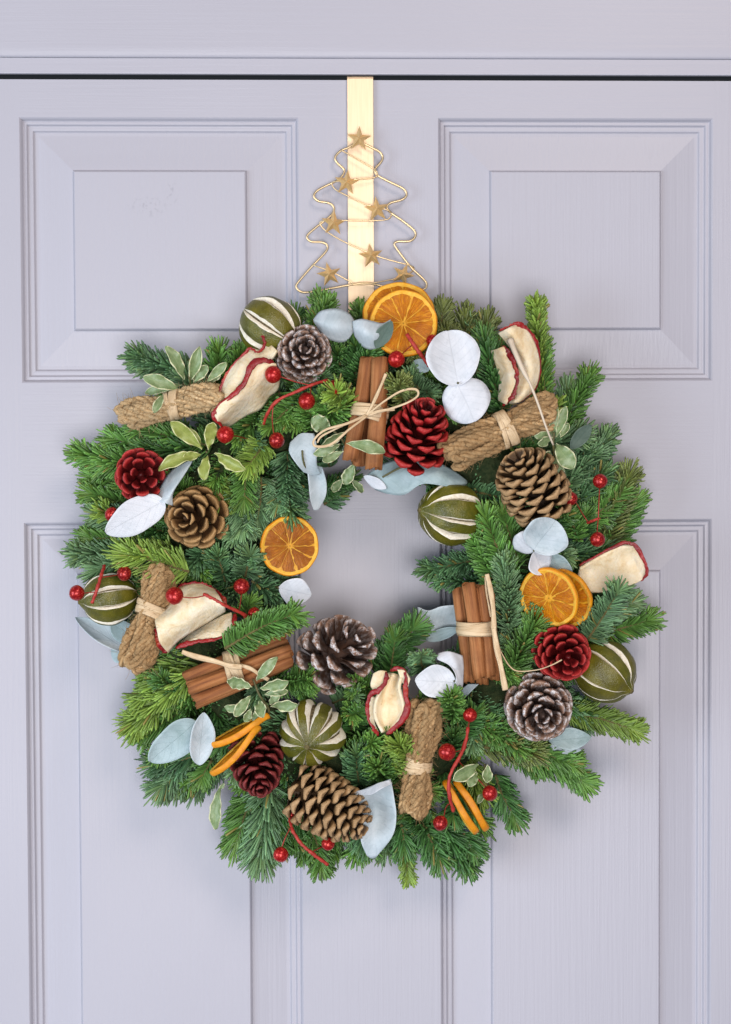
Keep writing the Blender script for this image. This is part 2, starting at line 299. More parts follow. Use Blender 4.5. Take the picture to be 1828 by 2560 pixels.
dpart('stile', box(DX0, PX[0][0], 0, BK, DBOT, DTOP), 'paint_vertical_grain', 0); dpart('stile', box(PX[1][1], DX1, 0, BK, DBOT, DTOP), 'paint_vertical_grain', 0)
for (za, zb, nm) in ((PZ[0][1], DTOP, 'rail'), (PZ[1][1], PZ[0][0], 'rail'), (DBOT, PZ[1][0], 'rail')): dpart(nm, box(PX[0][0], PX[1][1], 0, BK, za, zb), 'paint_horizontal_grain', 0)
for (za, zb) in PZ: dpart('muntin', box(PX[0][1], PX[1][0], 0, BK, za, zb), 'paint_vertical_grain', 0)
PROF = [(0, 0), (0.0012, 0.0012), (0.0020, 0.0032), (0.0028, 0.0042), (0.0040, 0.0041), (0.0052, 0.0043), (0.0060, 0.0058), (0.0068, 0.0064), (0.0085, 0.0064), (0.0100, 0.0067), (0.0108, 0.0080), (0.0116, 0.0086)]
BEV = [(0.0116, 0.0086), (0.0140, 0.0086), (0.0200, 0.0076), (0.0300, 0.0062), (0.0420, 0.0042), (0.0428, 0.0040), (0.0440, 0.0012), (0.0448, 0.0006)]
def rings(x0, x1, z0, z1, prof, cap):
    V, F = [], []
    for (s, d) in prof:
        V += [(x0+s, d, z0+s), (x1-s, d, z0+s), (x1-s, d, z1-s), (x0+s, d, z1-s)]
    for i in range(len(prof)-1):
        for j in range(4): F.append([i*4+j, i*4+(j+1) % 4, (i+1)*4+(j+1) % 4, (i+1)*4+j])
    if cap: k = (len(prof)-1)*4; F.append([k, k+1, k+2, k+3])
    return np.array(V, float), F
def smooth_prof(p, n):
    P = np.array([(a, b, 0) for a, b in p]); q = cr(P, n); q[:, 0] = np.maximum.accumulate(q[:, 0]); return [(a, b) for a, b, _ in q]
for i, (xa, xb) in enumerate(PX):
    for j, (za, zb) in enumerate(PZ):
        V, F = rings(xa, xb, za, zb, [(a_, b_*0.95) for a_, b_ in BEV], True)
        c = np.array([(xa+xb)/2, 0, (za+zb)/2])
        o = mk('panel', V - c, F, 'paint_scuffed' if (i, j) == (0, 0) else 'paint_vertical_grain', door, smooth=False, local=True); o.location = Vector(c); ORG[o.name] = c
        V, F = rings(xa, xb, za, zb, smooth_prof([(a_, b_*0.95) for a_, b_ in PROF], 44), False)
        mk('moulding', V, F, 'paint_vertical_grain', o, smooth=False)
frame = bpy.data.objects.new('door_frame', None); COL.objects.link(frame); frame['kind'] = 'structure'; frame['label'] = 'painted timber door frame above the dark gap over the door'; ORG['door_frame'] = np.zeros(3)
def fpart(name, prof, x0, x1, mat):
    n = len(prof); V = [(x, -d, q) for x in (x0, x1) for (d, q) in prof]
    F = [[i, (i+1) % n, n+(i+1) % n, n+i] for i in range(n)] + [list(range(n))[::-1], list(range(n, 2*n))]
    return mk(name, V, F, mat, frame, smooth=False)
HT = 0.3615
bead = [(0.0, 0.3745)] + [(0.0030+0.0030*math.sin(a)**0.8, 0.3745+0.0085*(1-math.cos(a))) for a in np.linspace(0.1, math.pi/2, 10)]
fpart('architrave', [(-0.03, 0.3745)] + bead + [(0.0060, 0.40), (0.0060, 0.48), (0.0060, 0.62), (-0.03, 0.62)], -0.60, 0.60, 'paint_horizontal_grain')
fpart('lining', [(-0.06, HT), (0.0016, HT), (0.0022, HT+0.0003), (0.0024, HT+0.001), (0.0026, 0.3743), (-0.06, 0.3743)], -0.60, 0.60, 'paint_horizontal_grain')
fpart('gap_shade_strip', [(-0.0008, 0.3575), (-0.0008, 0.3612), (-0.06, 0.3612), (-0.06, 0.3575)], -0.60, 0.60, 'gap_shade')  # added dark filler just behind the door face, paints the gap's shade
for sx_ in (-1, 1):
    xa, xb = (DX0-0.12, DX0-0.004) if sx_ < 0 else (DX1+0.004, DX1+0.12)
    mk('jamb', *box(xa, xb, -0.0026, 0.06, DBOT, HT-0.0004), 'paint_vertical_grain', frame, smooth=False)

# ------------------------------------------------------------------ the hanger
hang = thing('wreath_hanger', at(914, 640, 0.002), 'flat gold metal wreath hanger hooked over the door with wire tree and stars', 'hanger')
sw = 0.0108
topc = z(1, 782, 160, 0.002); botc = z(1, 790, 2080, 0.002); xc = (topc[0]+botc[0])/2
path = [(-0.0425, 0.30), (-0.0425, 0.3588), (-0.0415, 0.3595), (0.0010, 0.3595), (0.0022, 0.3590), (0.0026, 0.3578), (0.0026, 0.34), (0.0026, 0.20), (0.0030, 0.10), (0.0045, 0.06), (0.0140, 0.052), (0.0200, 0.058), (0.0210, 0.070)]
G = np.array([[(xc + s*sw, -d, q) for s in np.linspace(-1, 1, 5)] for d, q in path]); V, F, _ = solid(G, 0.0012)
o = mk('strap', V, F, 'gold_strap', hang, smooth=False); md = o.modifiers.new('bevel', 'BEVEL'); md.width = 0.0003; md.segments = 2; md.limit_method = 'ANGLE'
OUT = [(760, 660), (690, 708), (620, 740), (578, 792), (598, 840), (650, 890), (640, 935), (600, 975), (550, 1000), (440, 1056), (406, 1105), (440, 1145), (530, 1163), (568, 1200), (555, 1250), (500, 1300), (400, 1378), (350, 1432), (380, 1474), (470, 1480), (515, 1510), (500, 1560), (400, 1665), (290, 1790), (262, 1840), (300, 1882), (400, 1882), (690, 1828), (850, 1812), (1000, 1850), (1150, 1885), (1290, 1865), (1322, 1825), (1295, 1780), (1200, 1690), (1120, 1590), (1060, 1500), (1090, 1474), (1180, 1472), (1228, 1435), (1220, 1385), (1130, 1310), (1030, 1240), (1000, 1195), (1030, 1160), (1120, 1135), (1158, 1095), (1130, 1045), (1010, 985), (920, 935), (905, 885), (950, 830), (964, 785), (930, 740), (830, 690), (780, 660)]
P = cr(zl(1, OUT, 0.0075), 320); mk('tree_outline', *tube(P, 0.00098, 8)[:2], 'gold_wire', hang)
GAR = [(622, 730, .0085), (750, 800, .0095), (870, 870, .0100), (918, 910, .0085), (900, 955, .0090), (760, 968, .0105), (600, 985, .0100), (552, 1000, .0080), (580, 1050, .0088), (680, 1105, .0100), (820, 1170, .0105), (930, 1200, .0105), (1010, 1222, .0095), (1036, 1250, .0080), (1000, 1295, .0090), (830, 1306, .0100), (660, 1303, .0105), (520, 1305, .0105), (455, 1320, .0080), (500, 1385, .0090), (620, 1460, .0100), (780, 1535, .0105), (940, 1600, .0105), (1080, 1640, .0100), (1190, 1670, .0085), (1218, 1700, .0070), (1150, 1750, .0100), (1000, 1790, .0105), (760, 1828, .0100), (700, 1800, .0100), (560, 1725, .0105), (440, 1680, .0100), (392, 1662, .0085)]
P = cr(zl(1, GAR), 260); mk('garland_wire', *tube(P, 0.00062, 6)[:2], 'gold_wire', hang)
for (sx_, sy_, r_, rot) in ((772, 640, 104, 3), (672, 995, 106, 6), (918, 1212, 106, -6), (565, 1325, 106, 4), (870, 1590, 103, -8), (530, 1742, 104, -12), (1130, 1745, 98, 22)):
    c = z(1, sx_, sy_, 0.0112); Rr = u(1, r_, 0.01); V = [c + TOWARD*Rr*0.42]
    tl = R_(random.uniform(-10, 10))
    for i in range(10):
        a = math.pi/2 + i*math.pi/5 + R_(-rot); q = Rr*(1.0 if i % 2 == 0 else 0.40)
        V.append(c + np.array([q*math.cos(a), -q*math.cos(a)*math.tan(tl)*0.5 + (0.0006 if i % 2 == 0 else 0), q*math.sin(a)]))
    V.append(c - TOWARD*Rr*0.08)
    F = [[0, 1+i, 1+(i+1) % 10] for i in range(10)] + [[11, 1+(i+1) % 10, 1+i] for i in range(10)]
    mk('star', V, F, 'gold_star', hang, smooth=False)

# ------------------------------------------------------------------ the wreath: ring and fir sprigs
RC = at(906, 1462, 0.035)
wreath = thing('wreath', RC, 'round fir wreath hanging on the door, dressed with dried fruit, cones and berries', 'wreath')
a = np.linspace(0, 2*np.pi, 97); P = RC + np.stack([0.143*np.cos(a), 0*a, 0.143*np.sin(a)], 1)
V, F, _ = tube(P, 0.026, 12); V = V + rng.normal(0, 0.0012, V.shape); mk('ring', V, F, 'ring_moss', wreath)
TINT = {'G': (0.096, 0.215, 0.044), 'B': (0.118, 0.218, 0.100), 'Y': (0.185, 0.290, 0.050), 'D': (0.060, 0.158, 0.040), 'O': (0.135, 0.172, 0.050), 'T': (0.085, 0.188, 0.080)}
def sprig(B, T, L, tint, bend=None, dens=4.4, a0=66, a1=40, thick=1.0, flat=0.0):
    """fir sprig: twig from B to T, L needle length in metres"""
    B = np.asarray(B); T = np.asarray(T); ln = np.linalg.norm(T-B); mid = (B+T)/2 + (np.zeros(3) if bend is None else bend) + rng.normal(0, 0.03, 3)*ln
    P = cr([B, mid, T], 14); tw = mk('fir_sprig', *tube(P, np.linspace(0.0016, 0.0008, 14), 6)[:2], 'twig', wreath)
    n = int(ln*1000*dens)+50; tt = np.concatenate([rng.uniform(0.0, 1.0, n-34), rng.uniform(0.93, 1.0, 34)]); n = len(tt)
    base = np.stack([np.interp(tt, np.linspace(0, 1, 14), P[:, i]) for i in range(3)], 1); Tg = nrm(np.stack([np.interp(tt, np.linspace(0, 1, 14), nrm(np.gradient(P, axis=0))[:, i]) for i in range(3)], 1))
    up = TOWARD - Tg*(Tg@TOWARD)[:, None]; up = np.where(np.linalg.norm(up, axis=1, keepdims=True) < 0.15, np.array([0, 0, 1.0]), up); up = nrm(up); sd = np.cross(Tg, up)
    ph = rng.uniform(-np.pi, np.pi, n); ph = np.where(np.abs(ph) > 2.3, ph*0.55, ph)       # few needles behind the twig
    if flat: ph = np.sign(ph)*(np.abs(ph)*(1-flat) + flat*1.35)
    rad = np.cos(ph)[:, None]*up + np.sin(ph)[:, None]*sd
    al = R_(a0) + (R_(a1)-R_(a0))*tt**1.6 + rng.normal(0, R_(9), n); al = np.where(tt > 0.93, R_(a0)*rng.uniform(0.05, 1.25, n), al); al = np.maximum(al, R_(4))
    dr = np.cos(al)[:, None]*Tg + np.sin(al)[:, None]*rad
    Ln = L*1.04*rng.uniform(0.74, 1.10, n)*(1 - 0.08*tt**3); cv = rng.normal(0.22, 0.10, n)
    side = nrm(np.cross(dr, rad + rng.normal(0, 0.25, (n, 3)))); th = np.cross(dr, side)
    ss = np.array([0.0, 0.45, 0.93]); rr = np.array([0.60, 1.0, 0.80]); w = 0.00128*thick*rng.uniform(0.85, 1.15, n)
    V = np.zeros((n, 13, 3))
    bendv = Tg*cv[:, None] + up*rng.normal(0.08, 0.08, n)[:, None]
    for k, s in enumerate(ss):
        c = base + Ln[:, None]*(s*dr + s*s*bendv)
        for q in range(4):
            an = q*np.pi/2; V[:, k*4+q] = c + (w*rr[k])[:, None]*(math.cos(an)*side + 0.55*math.sin(an)*th)
    V[:, 12] = base + Ln[:, None]*(dr + bendv)
    f = []
    for k in range(2):
        for q in range(4): f.append((k*4+q, k*4+(q+1) % 4, (k+1)*4+(q+1) % 4, (k+1)*4+q))
    ft = [(8+q, 8+(q+1) % 4, 12) for q in range(4)]
    off = (np.arange(n)*13)
    Q = (np.array(f)[None] + off[:, None, None]).reshape(-1, 4); Tt = (np.array(ft)[None] + off[:, None, None]).reshape(-1, 3)
    nq, nt = len(Q), len(Tt); me = bpy.data.meshes.new('needles'); me.vertices.add(n*13)
    me.vertices.foreach_set('co', (V.reshape(-1, 3) - ORG[tw.name]).astype(np.float32).ravel())
    me.loops.add(nq*4+nt*3); me.loops.foreach_set('vertex_index', np.concatenate([Q.ravel(), Tt.ravel()]).astype(np.int32))
    me.polygons.add(nq+nt); me.polygons.foreach_set('loop_start', np.concatenate([np.arange(nq)*4, nq*4+np.arange(nt)*3]).astype(np.int32))
    me.update(calc_edges=True); me.polygons.foreach_set('use_smooth', np.ones(nq+nt, bool)); me.materials.append(MATS['needle'])
    c0 = np.array(TINT[tint])*rng.uniform(0.85, 1.18)
    cc = c0[None]*rng.normal(1.0, 0.26, n).clip(0.5, 1.7)[:, None]; cc = cc + np.array([0.05, 0.055, 0.0])*((tt > 0.9)*rng.uniform(0, 0.9, n))[:, None]
    yl = rng.random(n) < 0.018; cc[yl] = (0.26, 0.22, 0.06)
    C = np.ones((n, 13, 4), np.float32); C[:, :, :3] = cc[:, None]; C[:, 8:, :3] *= 1.12; C[:, :4, :3] *= 0.9
    ca = me.color_attributes.new('tint', 'FLOAT_COLOR', 'POINT'); ca.data.foreach_set('color', C.ravel())
    o = bpy.data.objects.new('needles', me); COL.objects.link(o); o.parent = tw; o['kind'] = 'stuff'; ORG[o.name] = ORG[tw.name]
    return tw
NP = 1/PXM
SPR = [  # zoom key, base x,y,d, tip x,y,d, needle length in source px, tint
 (0, 745, 745, .055, 706, 655, .050, 34, 'G'), (0, 690, 760, .06, 730, 665, .055, 34, 'G'), (0, 812, 740, .04, 795, 676, .030, 28, 'G'), (0, 640, 800, .04, 660, 690, .035, 34, 'D'),
 (0, 975, 760, .06, 985, 675, .050, 34, 'O'), (0, 1030, 800, .06, 1035, 690, .050, 36, 'O'), (0, 1060, 830, .07, 1085, 702, .055, 36, 'O'), (0, 1120, 920, .07, 1070, 735, .075, 38, 'D'), (0, 1130, 880, .06, 1105, 760, .065, 38, 'D'), (0, 1010, 830, .06, 990, 730, .06, 34, 'O'),
 (0, 1205, 900, .04, 1190, 662, .055, 34, 'Y'), (0, 1195, 950, .045, 1205, 760, .045, 36, 'G'), (0, 1235, 990, .045, 1316, 822, .050, 38, 'G'), (0, 1225, 940, .040, 1270, 850, .045, 38, 'B'),
 (0, 1240, 1100, .05, 1360, 962, .045, 40, 'B'), (0, 1290, 1090, .05, 1345, 985, .04, 36, 'T'), (0, 1260, 1150, .05, 1350, 1040, .05, 40, 'T'), (0, 1325, 1240, .04, 1402, 1040, .050, 44, 'O'), (0, 1300, 1160, .05, 1390, 1080, .05, 40, 'G'), (0, 1350, 1230, .04, 1420, 1095, .04, 40, 'G'),
 (0, 1140, 1280, .075, 1070, 1130, .085, 40, 'G'), (0, 1110, 1310, .07, 1045, 1180, .075, 40, 'G'), (0, 1150, 1250, .07, 1110, 1120, .080, 40, 'G'), (0, 1110, 1230, .04, 935, 1270, .055, 36, 'T'), (0, 1080, 1290, .04, 960, 1285, .05, 34, 'T'),
 (0, 1280, 1200, .06, 1255, 1130, .075, 36, 'G'), (0, 1290, 1200, .06, 1300, 1130, .07, 34, 'D'),
 (0, 1130, 1400, .075, 1120, 1235, .085, 38, 'B'), (0, 1190, 1380, .065, 1110, 1290, .08, 36, 'B'), (0, 1120, 1530, .070, 1195, 1370, .085, 44, 'G'), (0, 1140, 1460, .065, 1150, 1350, .075, 40, 'B'),
 (0, 1305, 1420, .07, 1385, 1295, .100, 42, 'B'), (0, 1290, 1400, .05, 1420, 1330, .05, 36, 'B'), (0, 1330, 1410, .04, 1460, 1372, .050, 38, 'G'),
 (0, 1260, 1580, .05, 1425, 1625, .050, 40, 'Y'), (0, 1180, 1680, .05, 1315, 1745, .050, 42, 'G'), (0, 1130, 1650, .055, 1290, 1700, .055, 40, 'G'), (0, 1100, 1720, .04, 1150, 1830, .040, 42, 'D'), (0, 1070, 1660, .07, 1200, 1670, .080, 46, 'O'), (0, 1060, 1610, .07, 1180, 1640, .075, 44, 'G'), (0, 1050, 1560, .06, 1120, 1600, .07, 40, 'T'),
 (0, 980, 1830, .05, 1045, 1935, .045, 46, 'D'), (0, 940, 1830, .05, 985, 1925, .050, 44, 'D'), (0, 900, 1850, .045, 908, 1960, .045, 26, 'Y'), (0, 890, 1830, .05, 900, 1900, .05, 40, 'D'), (0, 770, 1830, .05, 830, 1890, .05, 40, 'D'), (0, 690, 1840, .05, 718, 1940, .050, 40, 'G'), (0, 650, 1850, .045, 690, 1910, .045, 38, 'G'),
 (0, 600, 1740, .06, 575, 1925, .055, 62, 'B'), (0, 560, 1770, .055, 520, 1890, .05, 50, 'G'), (0, 620, 1760, .055, 610, 1890, .05, 50, 'D'),
 (0, 440, 1650, .05, 345, 1765, .050, 46, 'B'), (0, 430, 1680, .055, 330, 1700, .050, 46, 'T'), (0, 470, 1690, .06, 440, 1740, .065, 36, 'G'), (0, 460, 1640, .05, 380, 1760, .045, 44, 'B'),
 (0, 450, 1480, .07, 285, 1620, .055, 52, 'Y'), (0, 440, 1450, .06, 300, 1570, .055, 46, 'Y'), (0, 430, 1560, .06, 300, 1640, .05, 46, 'G'), (0, 460, 1600, .05, 370, 1650, .05, 40, 'G'),
 (0, 500, 1440, .095, 672, 1355, .118, 40, 'G'), (0, 530, 1420, .085, 640, 1375, .105, 40, 'Y'), (0, 575, 1330, .07, 650, 1375, .085, 40, 'B'), (0, 560, 1290, .07, 625, 1330, .08, 40, 'T'), (0, 590, 1270, .06, 640, 1300, .07, 38, 'B'), (0, 540, 1370, .07, 560, 1330, .085, 36, 'G'),
 (0, 420, 1270, .09, 265, 1225, .095, 50, 'Y'), (0, 400, 1240, .08, 290, 1230, .09, 48, 'Y'), (0, 330, 1230, .05, 158, 1230, .055, 42, 'B'), (0, 300, 1240, .06, 200, 1270, .06, 42, 'B'), (0, 290, 1200, .05, 180, 1195, .05, 38, 'G'),
 (0, 310, 1130, .05, 185, 1090, .050, 40, 'G'), (0, 300, 1160, .055, 200, 1140, .05, 38, 'B'), (0, 310, 1060, .05, 190, 1060, .045, 36, 'G'), (0, 310, 1030, .05, 162, 1005, .055, 42, 'G'), (0, 300, 1020, .055, 210, 1040, .055, 40, 'G'), (0, 360, 1000, .05, 235, 970, .050, 40, 'G'),
 (0, 470, 990, .065, 290, 945, .065, 40, 'G'), (0, 440, 1000, .07, 300, 1000, .07, 38, 'D'), (0, 430, 960, .06, 330, 985, .06, 38, 'D'),
 (0, 480, 850, .04, 290, 785, .055, 42, 'T'), (0, 440, 830, .045, 305, 810, .050, 42, 'B'), (0, 510, 850, .05, 545, 775, .060, 40, 'G'), (0, 480, 830, .05, 490, 765, .055, 38, 'G'), (0, 560, 860, .05, 520, 790, .05, 38, 'G'),
 (0, 560, 1000, .075, 540, 1130, .090, 40, 'G'), (0, 530, 1080, .07, 545, 1190, .088, 42, 'B'), (0, 580, 1060, .075, 570, 1180, .085, 42, 'B'), (0, 640, 1000, .065, 648, 1155, .090, 40, 'T'), (0, 665, 1050, .055, 655, 1160, .08, 38, 'T'), (0, 620, 1060, .07, 615, 1140, .085, 38, 'B'),
 (0, 545, 1280, .07, 560, 1220, .095, 42, 'B'), (0, 600, 1260, .06, 570, 1230, .085, 42, 'T'), (0, 500, 1290, .06, 480, 1220, .08, 42, 'T'), (0, 540, 1150, .07, 520, 1200, .08, 40, 'B'), (0, 480, 1060, .07, 500, 1130, .08, 40, 'Y'),
 (0, 590, 980, .075, 540, 1050, .09, 40, 'Y'), (0, 650, 900, .075, 590, 960, .090, 40, 'G'), (0, 620, 870, .06, 640, 950, .085, 40, 'G'), (0, 690, 850, .06, 650, 950, .08, 40, 'G'),
 (0, 790, 850, .07, 790, 745, .085, 42, 'D'), (0, 760, 830, .07, 745, 770, .085, 38, 'D'), (0, 800, 830, .075, 830, 770, .09, 36, 'D'), (0, 770, 900, .08, 735, 860, .100, 42, 'Y'), (0, 720, 930, .075, 760, 900, .095, 40, 'G'), (0, 700, 950, .07, 680, 900, .09, 38, 'G'), (0, 740, 920, .08, 700, 880, .095, 40, 'G'),
 (0, 880, 870, .07, 890, 850, .105, 40, 'O'), (0, 900, 900, .075, 880, 840, .10, 38, 'O'), (0, 960, 890, .07, 900, 830, .095, 38, 'B'), (0, 940, 850, .07, 960, 890, .09, 38, 'B'), (0, 910, 760, .07, 930, 790, .085, 34, 'O'),
 (0, 700, 1100, .03, 790, 1060, .035, 34, 'D'), (0, 720, 1120, .03, 760, 1090, .03, 34, 'T'), (0, 1060, 1000, .05, 1090, 1080, .06, 34, 'T'), (0, 1050, 1060, .05, 1090, 1120, .06, 34, 'T'),
 (0, 640, 1510, .07, 700, 1510, .09, 40, 'G'), (0, 600, 1500, .06, 690, 1540, .08, 38, 'G'), (0, 800, 1560, .06, 770, 1590, .085, 40, 'G'), (0, 830, 1490, .05, 935, 1380, .065, 46, 'D'), (0, 860, 1530, .055, 880, 1400, .065, 42, 'D'), (0, 940, 1490, .07, 935, 1445, .100, 36, 'B'), (0, 990, 1540, .06, 930, 1460, .085, 34, 'B'),
 (0, 820, 1530, .065, 780, 1520, .085, 40, 'G'), (0, 740, 1560, .06, 800, 1540, .085, 40, 'B'), (0, 780, 1620, .06, 800, 1570, .085, 40, 'D'), (0, 780, 1690, .07, 840, 1640, .095, 42, 'G'), (0, 800, 1750, .07, 790, 1660, .090, 42, 'T'), (0, 860, 1740, .07, 830, 1690, .095, 42, 'G'), (0, 930, 1740, .075, 880, 1640, .100, 42, 'Y'), (0, 900, 1720, .075, 910, 1640, .095, 40, 'Y'), (0, 870, 1690, .07, 870, 1630, .09, 40, 'G'),
 (0, 1010, 1590, .085, 1000, 1540, .105, 36, 'G'), (0, 1020, 1640, .07, 1060, 1570, .085, 38, 'D'), (0, 1000, 1690, .07, 1010, 1620, .08, 38, 'D'), (0, 950, 1840, .06, 900, 1800, .08, 40, 'D'), (0, 660, 1700, .05, 700, 1690, .07, 40, 'D'), (0, 640, 1740, .055, 660, 1790, .06, 40, 'D'),
 (0, 590, 905, .055, 520, 985, .078, 40, 'G'), (0, 560, 920, .055, 560, 1000, .078, 38, 'T'), (0, 490, 1205, .060, 415, 1265, .080, 42, 'T'), (0, 440, 1215, .055, 450, 1290, .075, 42, 'G'), (0, 510, 1000, .055, 470, 1085, .076, 40, 'G'), (0, 1200, 1260, .05, 1270, 1240, .06, 34, 'D'), (0, 900, 1620, .06, 950, 1560, .08, 38, 'G'), (0, 1020, 1760, .06, 1000, 1830, .07, 40, 'D'), (0, 1030, 1850, .05, 1060, 1900, .05, 40, 'D'), (0, 560, 1600, .06, 480, 1660, .075, 36, 'D'), (0, 500, 1590, .06, 560, 1630, .075, 36, 'D'),
]
for (k, bx, by, bd, tx, ty, td, L, tn) in SPR:
    q = 0.009 if td < 0.1 else 0.0
    B_, T_ = z(k, bx, by, max(0.02, bd-q)), z(k, tx, ty, max(0.022, td-q)); T_ = T_ - nrm(T_-B_)*min(0.55*L*NP, 0.35*np.linalg.norm(T_-B_))     # the needles reach past the twig's end
    sprig(B_, T_, L*1.04*NP, tn, flat=random.choice((0.0, 0.25, 0.45, 0.6)))
OUTL = [(0, 605), (15, 628), (30, 660), (40, 650), (50, 690), (60, 680), (65, 655), (75, 648), (90, 615), (100, 640), (115, 640), (125, 650), (135, 720), (145, 640), (155, 690), (165, 655), (175, 655), (185, 600), (195, 585), (205, 600), (215, 618), (222, 660), (230, 650), (240, 600), (250, 670), (262, 650), (275, 645), (285, 660), (292, 650), (300, 628), (310, 615), (318, 670), (330, 670), (340, 615), (350, 595), (360, 605)]
for i in range(64):                       # sprays that close the outline
    a = 360*(i+random.uniform(-0.3, 0.3))/64; ro = np.interp(a % 360, [p[0] for p in OUTL], [p[1] for p in OUTL])/0.8884*NP; aa = R_(a)
    r1 = ro*random.uniform(0.80, 0.905); r0 = r1 - random.uniform(0.045, 0.060); sk = random.uniform(-0.10, 0.10); dd = random.uniform(0.022, 0.044)
    sprig(np.array([RC[0]+r0*math.cos(aa), -dd, RC[2]+r0*math.sin(aa)]), np.array([RC[0]+r1*math.cos(aa+sk), -dd-random.uniform(-0.004, 0.010), RC[2]+r1*math.sin(aa+sk)]), random.uniform(40, 48)*NP, random.choice('GGGBBTYD'))
for i in range(120):                       # deeper greenery that fills the ring
    a = 2*math.pi*(i+random.uniform(-0.3, 0.3))/120; r0 = random.uniform(0.088, 0.160); d0 = random.uniform(0.015, 0.050)
    b = np.array([RC[0]+r0*math.cos(a), -d0, RC[2]+r0*math.sin(a)]); da = random.uniform(-1.5, 1.5)
    ln = random.uniform(0.035, 0.055); dirv = np.array([math.cos(a+da), 0, math.sin(a+da)]); tip = b + dirv*ln
    rt = math.hypot(tip[0]-RC[0], tip[2]-RC[2])
    if rt > 0.186: tip = b + (tip-b)*0.5
    if rt < 0.083: tip = b - (tip-b)*0.6
    tip[1] -= random.uniform(0.012, 0.026)
    sprig(b, tip, random.uniform(32, 42)*NP, random.choice('DDGTTB'), dens=4.0)

# ------------------------------------------------------------------ pine cones (each scale a part, meshes shared)
def basis(axis, hint=(0.1, 0.3, 1.0)):
    a = nrm(axis); x = nrm(np.cross(hint, a)); return x, np.cross(a, x), a
def scale_mesh(name, mat, umbo=0.10, cup=0.16, seed=0):
    rg = np.random.default_rng(seed)
    ys = [0, 0.35, 0.62, 0.80, 0.91, 0.975, 1.0]; hs = [0.16, 0.28, 0.41, 0.50, 0.50, 0.44, 0.30]; ths = [0.06, 0.09, 0.15, 0.28, 0.40, 0.36, 0.20]
    xs = [-1, -0.5, 0, 0.5, 1]; top, bot, tt, tb = [], [], [], []
    for y, h, th in zip(ys, hs, ths):
        for x in xs:
            zt = cup*h*x*x*0.9 + 0.10*y*y - (0.05 if y > 0.95 else 0) + rg.normal(0, 0.008)
            zb = zt - th*(1-0.55*x*x) - (umbo if (x == 0 and 0.75 < y < 0.95) else 0)
            xx = x*h*(1+rg.normal(0, 0.02)); top.append((xx, y, zt)); bot.append((xx, y - 0.015*th, zb))
            s1 = min(1, max(0, (y-0.80)/0.18)); e = min(1, max(0, (y-0.90)/0.09)); ed = 0.45*e + (0.35 if abs(x) == 1 and y > 0.7 else 0)
            tt.append((s1*(0.7+0.3*e), min(1, ed+e*0.2), 0)); tb.append((min(1, max(0, (y-0.74)/0.10)), 0.5*e+(0.35 if x == 0 and 0.75 < y < 0.95 else 0), 0))
    n = len(top); nv = len(xs); nu = len(ys); V = np.array(top+bot); F = []
    for i in range(nu-1):
        for j in range(nv-1):
            q = i*nv+j; F.append([q, q+1, q+nv+1, q+nv]); F.append([n+q, n+q+nv, n+q+nv+1, n+q+1])
        F.append([i*nv, i*nv+nv, n+i*nv+nv, n+i*nv]); q = i*nv+nv-1; F.append([q, n+q, n+q+nv, q+nv])
    for j in range(nv-1):
        q = (nu-1)*nv+j; F.append([q, q+1, n+q+1, n+q])
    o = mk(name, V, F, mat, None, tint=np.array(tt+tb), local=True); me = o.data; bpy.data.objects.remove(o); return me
SM = {m: [scale_mesh('scale', m, seed=s) for s in range(4)] for m in ('cone_brown', 'cone_tan', 'cone_red', 'cone_dark_red', 'cone_frost')}
def cone(c, axis, L, Rm, mat, n, label, th0=76, th1=10, wk=0.42, prof=None, jit=4, lk=1.0, coremat=None):
    X, Y, A = basis(axis); th = thing('pine_cone', c, label, 'pine cone', 'pine cones wired onto the wreath')
    prof = prof or (lambda t: 0.80+0.20*math.sin(math.pi*min(1, t*1.6+0.15)) if t < 0.45 else max(0.16, math.cos((t-0.45)/0.55*1.42))**0.8)
    P = c + np.outer(np.linspace(-0.5, 0.42, 10)*L, A); mk('core', *tube(P, Rm*0.30*np.array([0.7, 1, 1.1, 1.1, 1.0, .9, .75, .6, .4, .15]), 8)[:2], mat, th, tint=np.zeros((80, 3)))
    for i in range(n):
        t = (i+0.5)/n; t = t**0.92; R1 = Rm*prof(t); ang = i*2.399963 + random.uniform(-0.06, 0.06); tilt = R_(th0+(th1-th0)*t**1.15 + random.uniform(-jit, jit))
        rad = math.cos(ang)*X + math.sin(ang)*Y; dirv = math.cos(tilt)*A + math.sin(tilt)*rad; up = nrm(A - dirv*np.dot(A, dirv)); side = np.cross(dirv, up)
        r_in = R1*0.16; ln = (R1-r_in)/max(0.42, math.sin(tilt))*lk; ln = min(ln, Rm*1.0)
        w = (Rm*0.16+R1*wk)*random.uniform(0.92, 1.08)
        zc = (-0.5+t)*L*0.92 - math.cos(tilt)*ln*0.72
        org = rad*r_in + A*zc
        o = bpy.data.objects.new('scale', random.choice(SM[mat])); COL.objects.link(o); o.parent = th
        M = Matrix.Identity(4)
        for q in range(3): M[q][0], M[q][1], M[q][2], M[q][3] = side[q]*w, dirv[q]*ln, up[q]*w*0.8, org[q]
        o.matrix_local = M
    return th
def ax(x, up, tow): return np.array([x, -tow, up], float)
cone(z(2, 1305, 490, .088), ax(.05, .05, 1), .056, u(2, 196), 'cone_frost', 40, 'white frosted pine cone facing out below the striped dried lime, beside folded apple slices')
cone(z(3, 622, 930, .088), ax(.18, .72, .62), .056, u(3, 186), 'cone_red', 52, 'bright red painted pine cone upright beside the cinnamon sticks and looped raffia bow', wk=.40, th1=16)
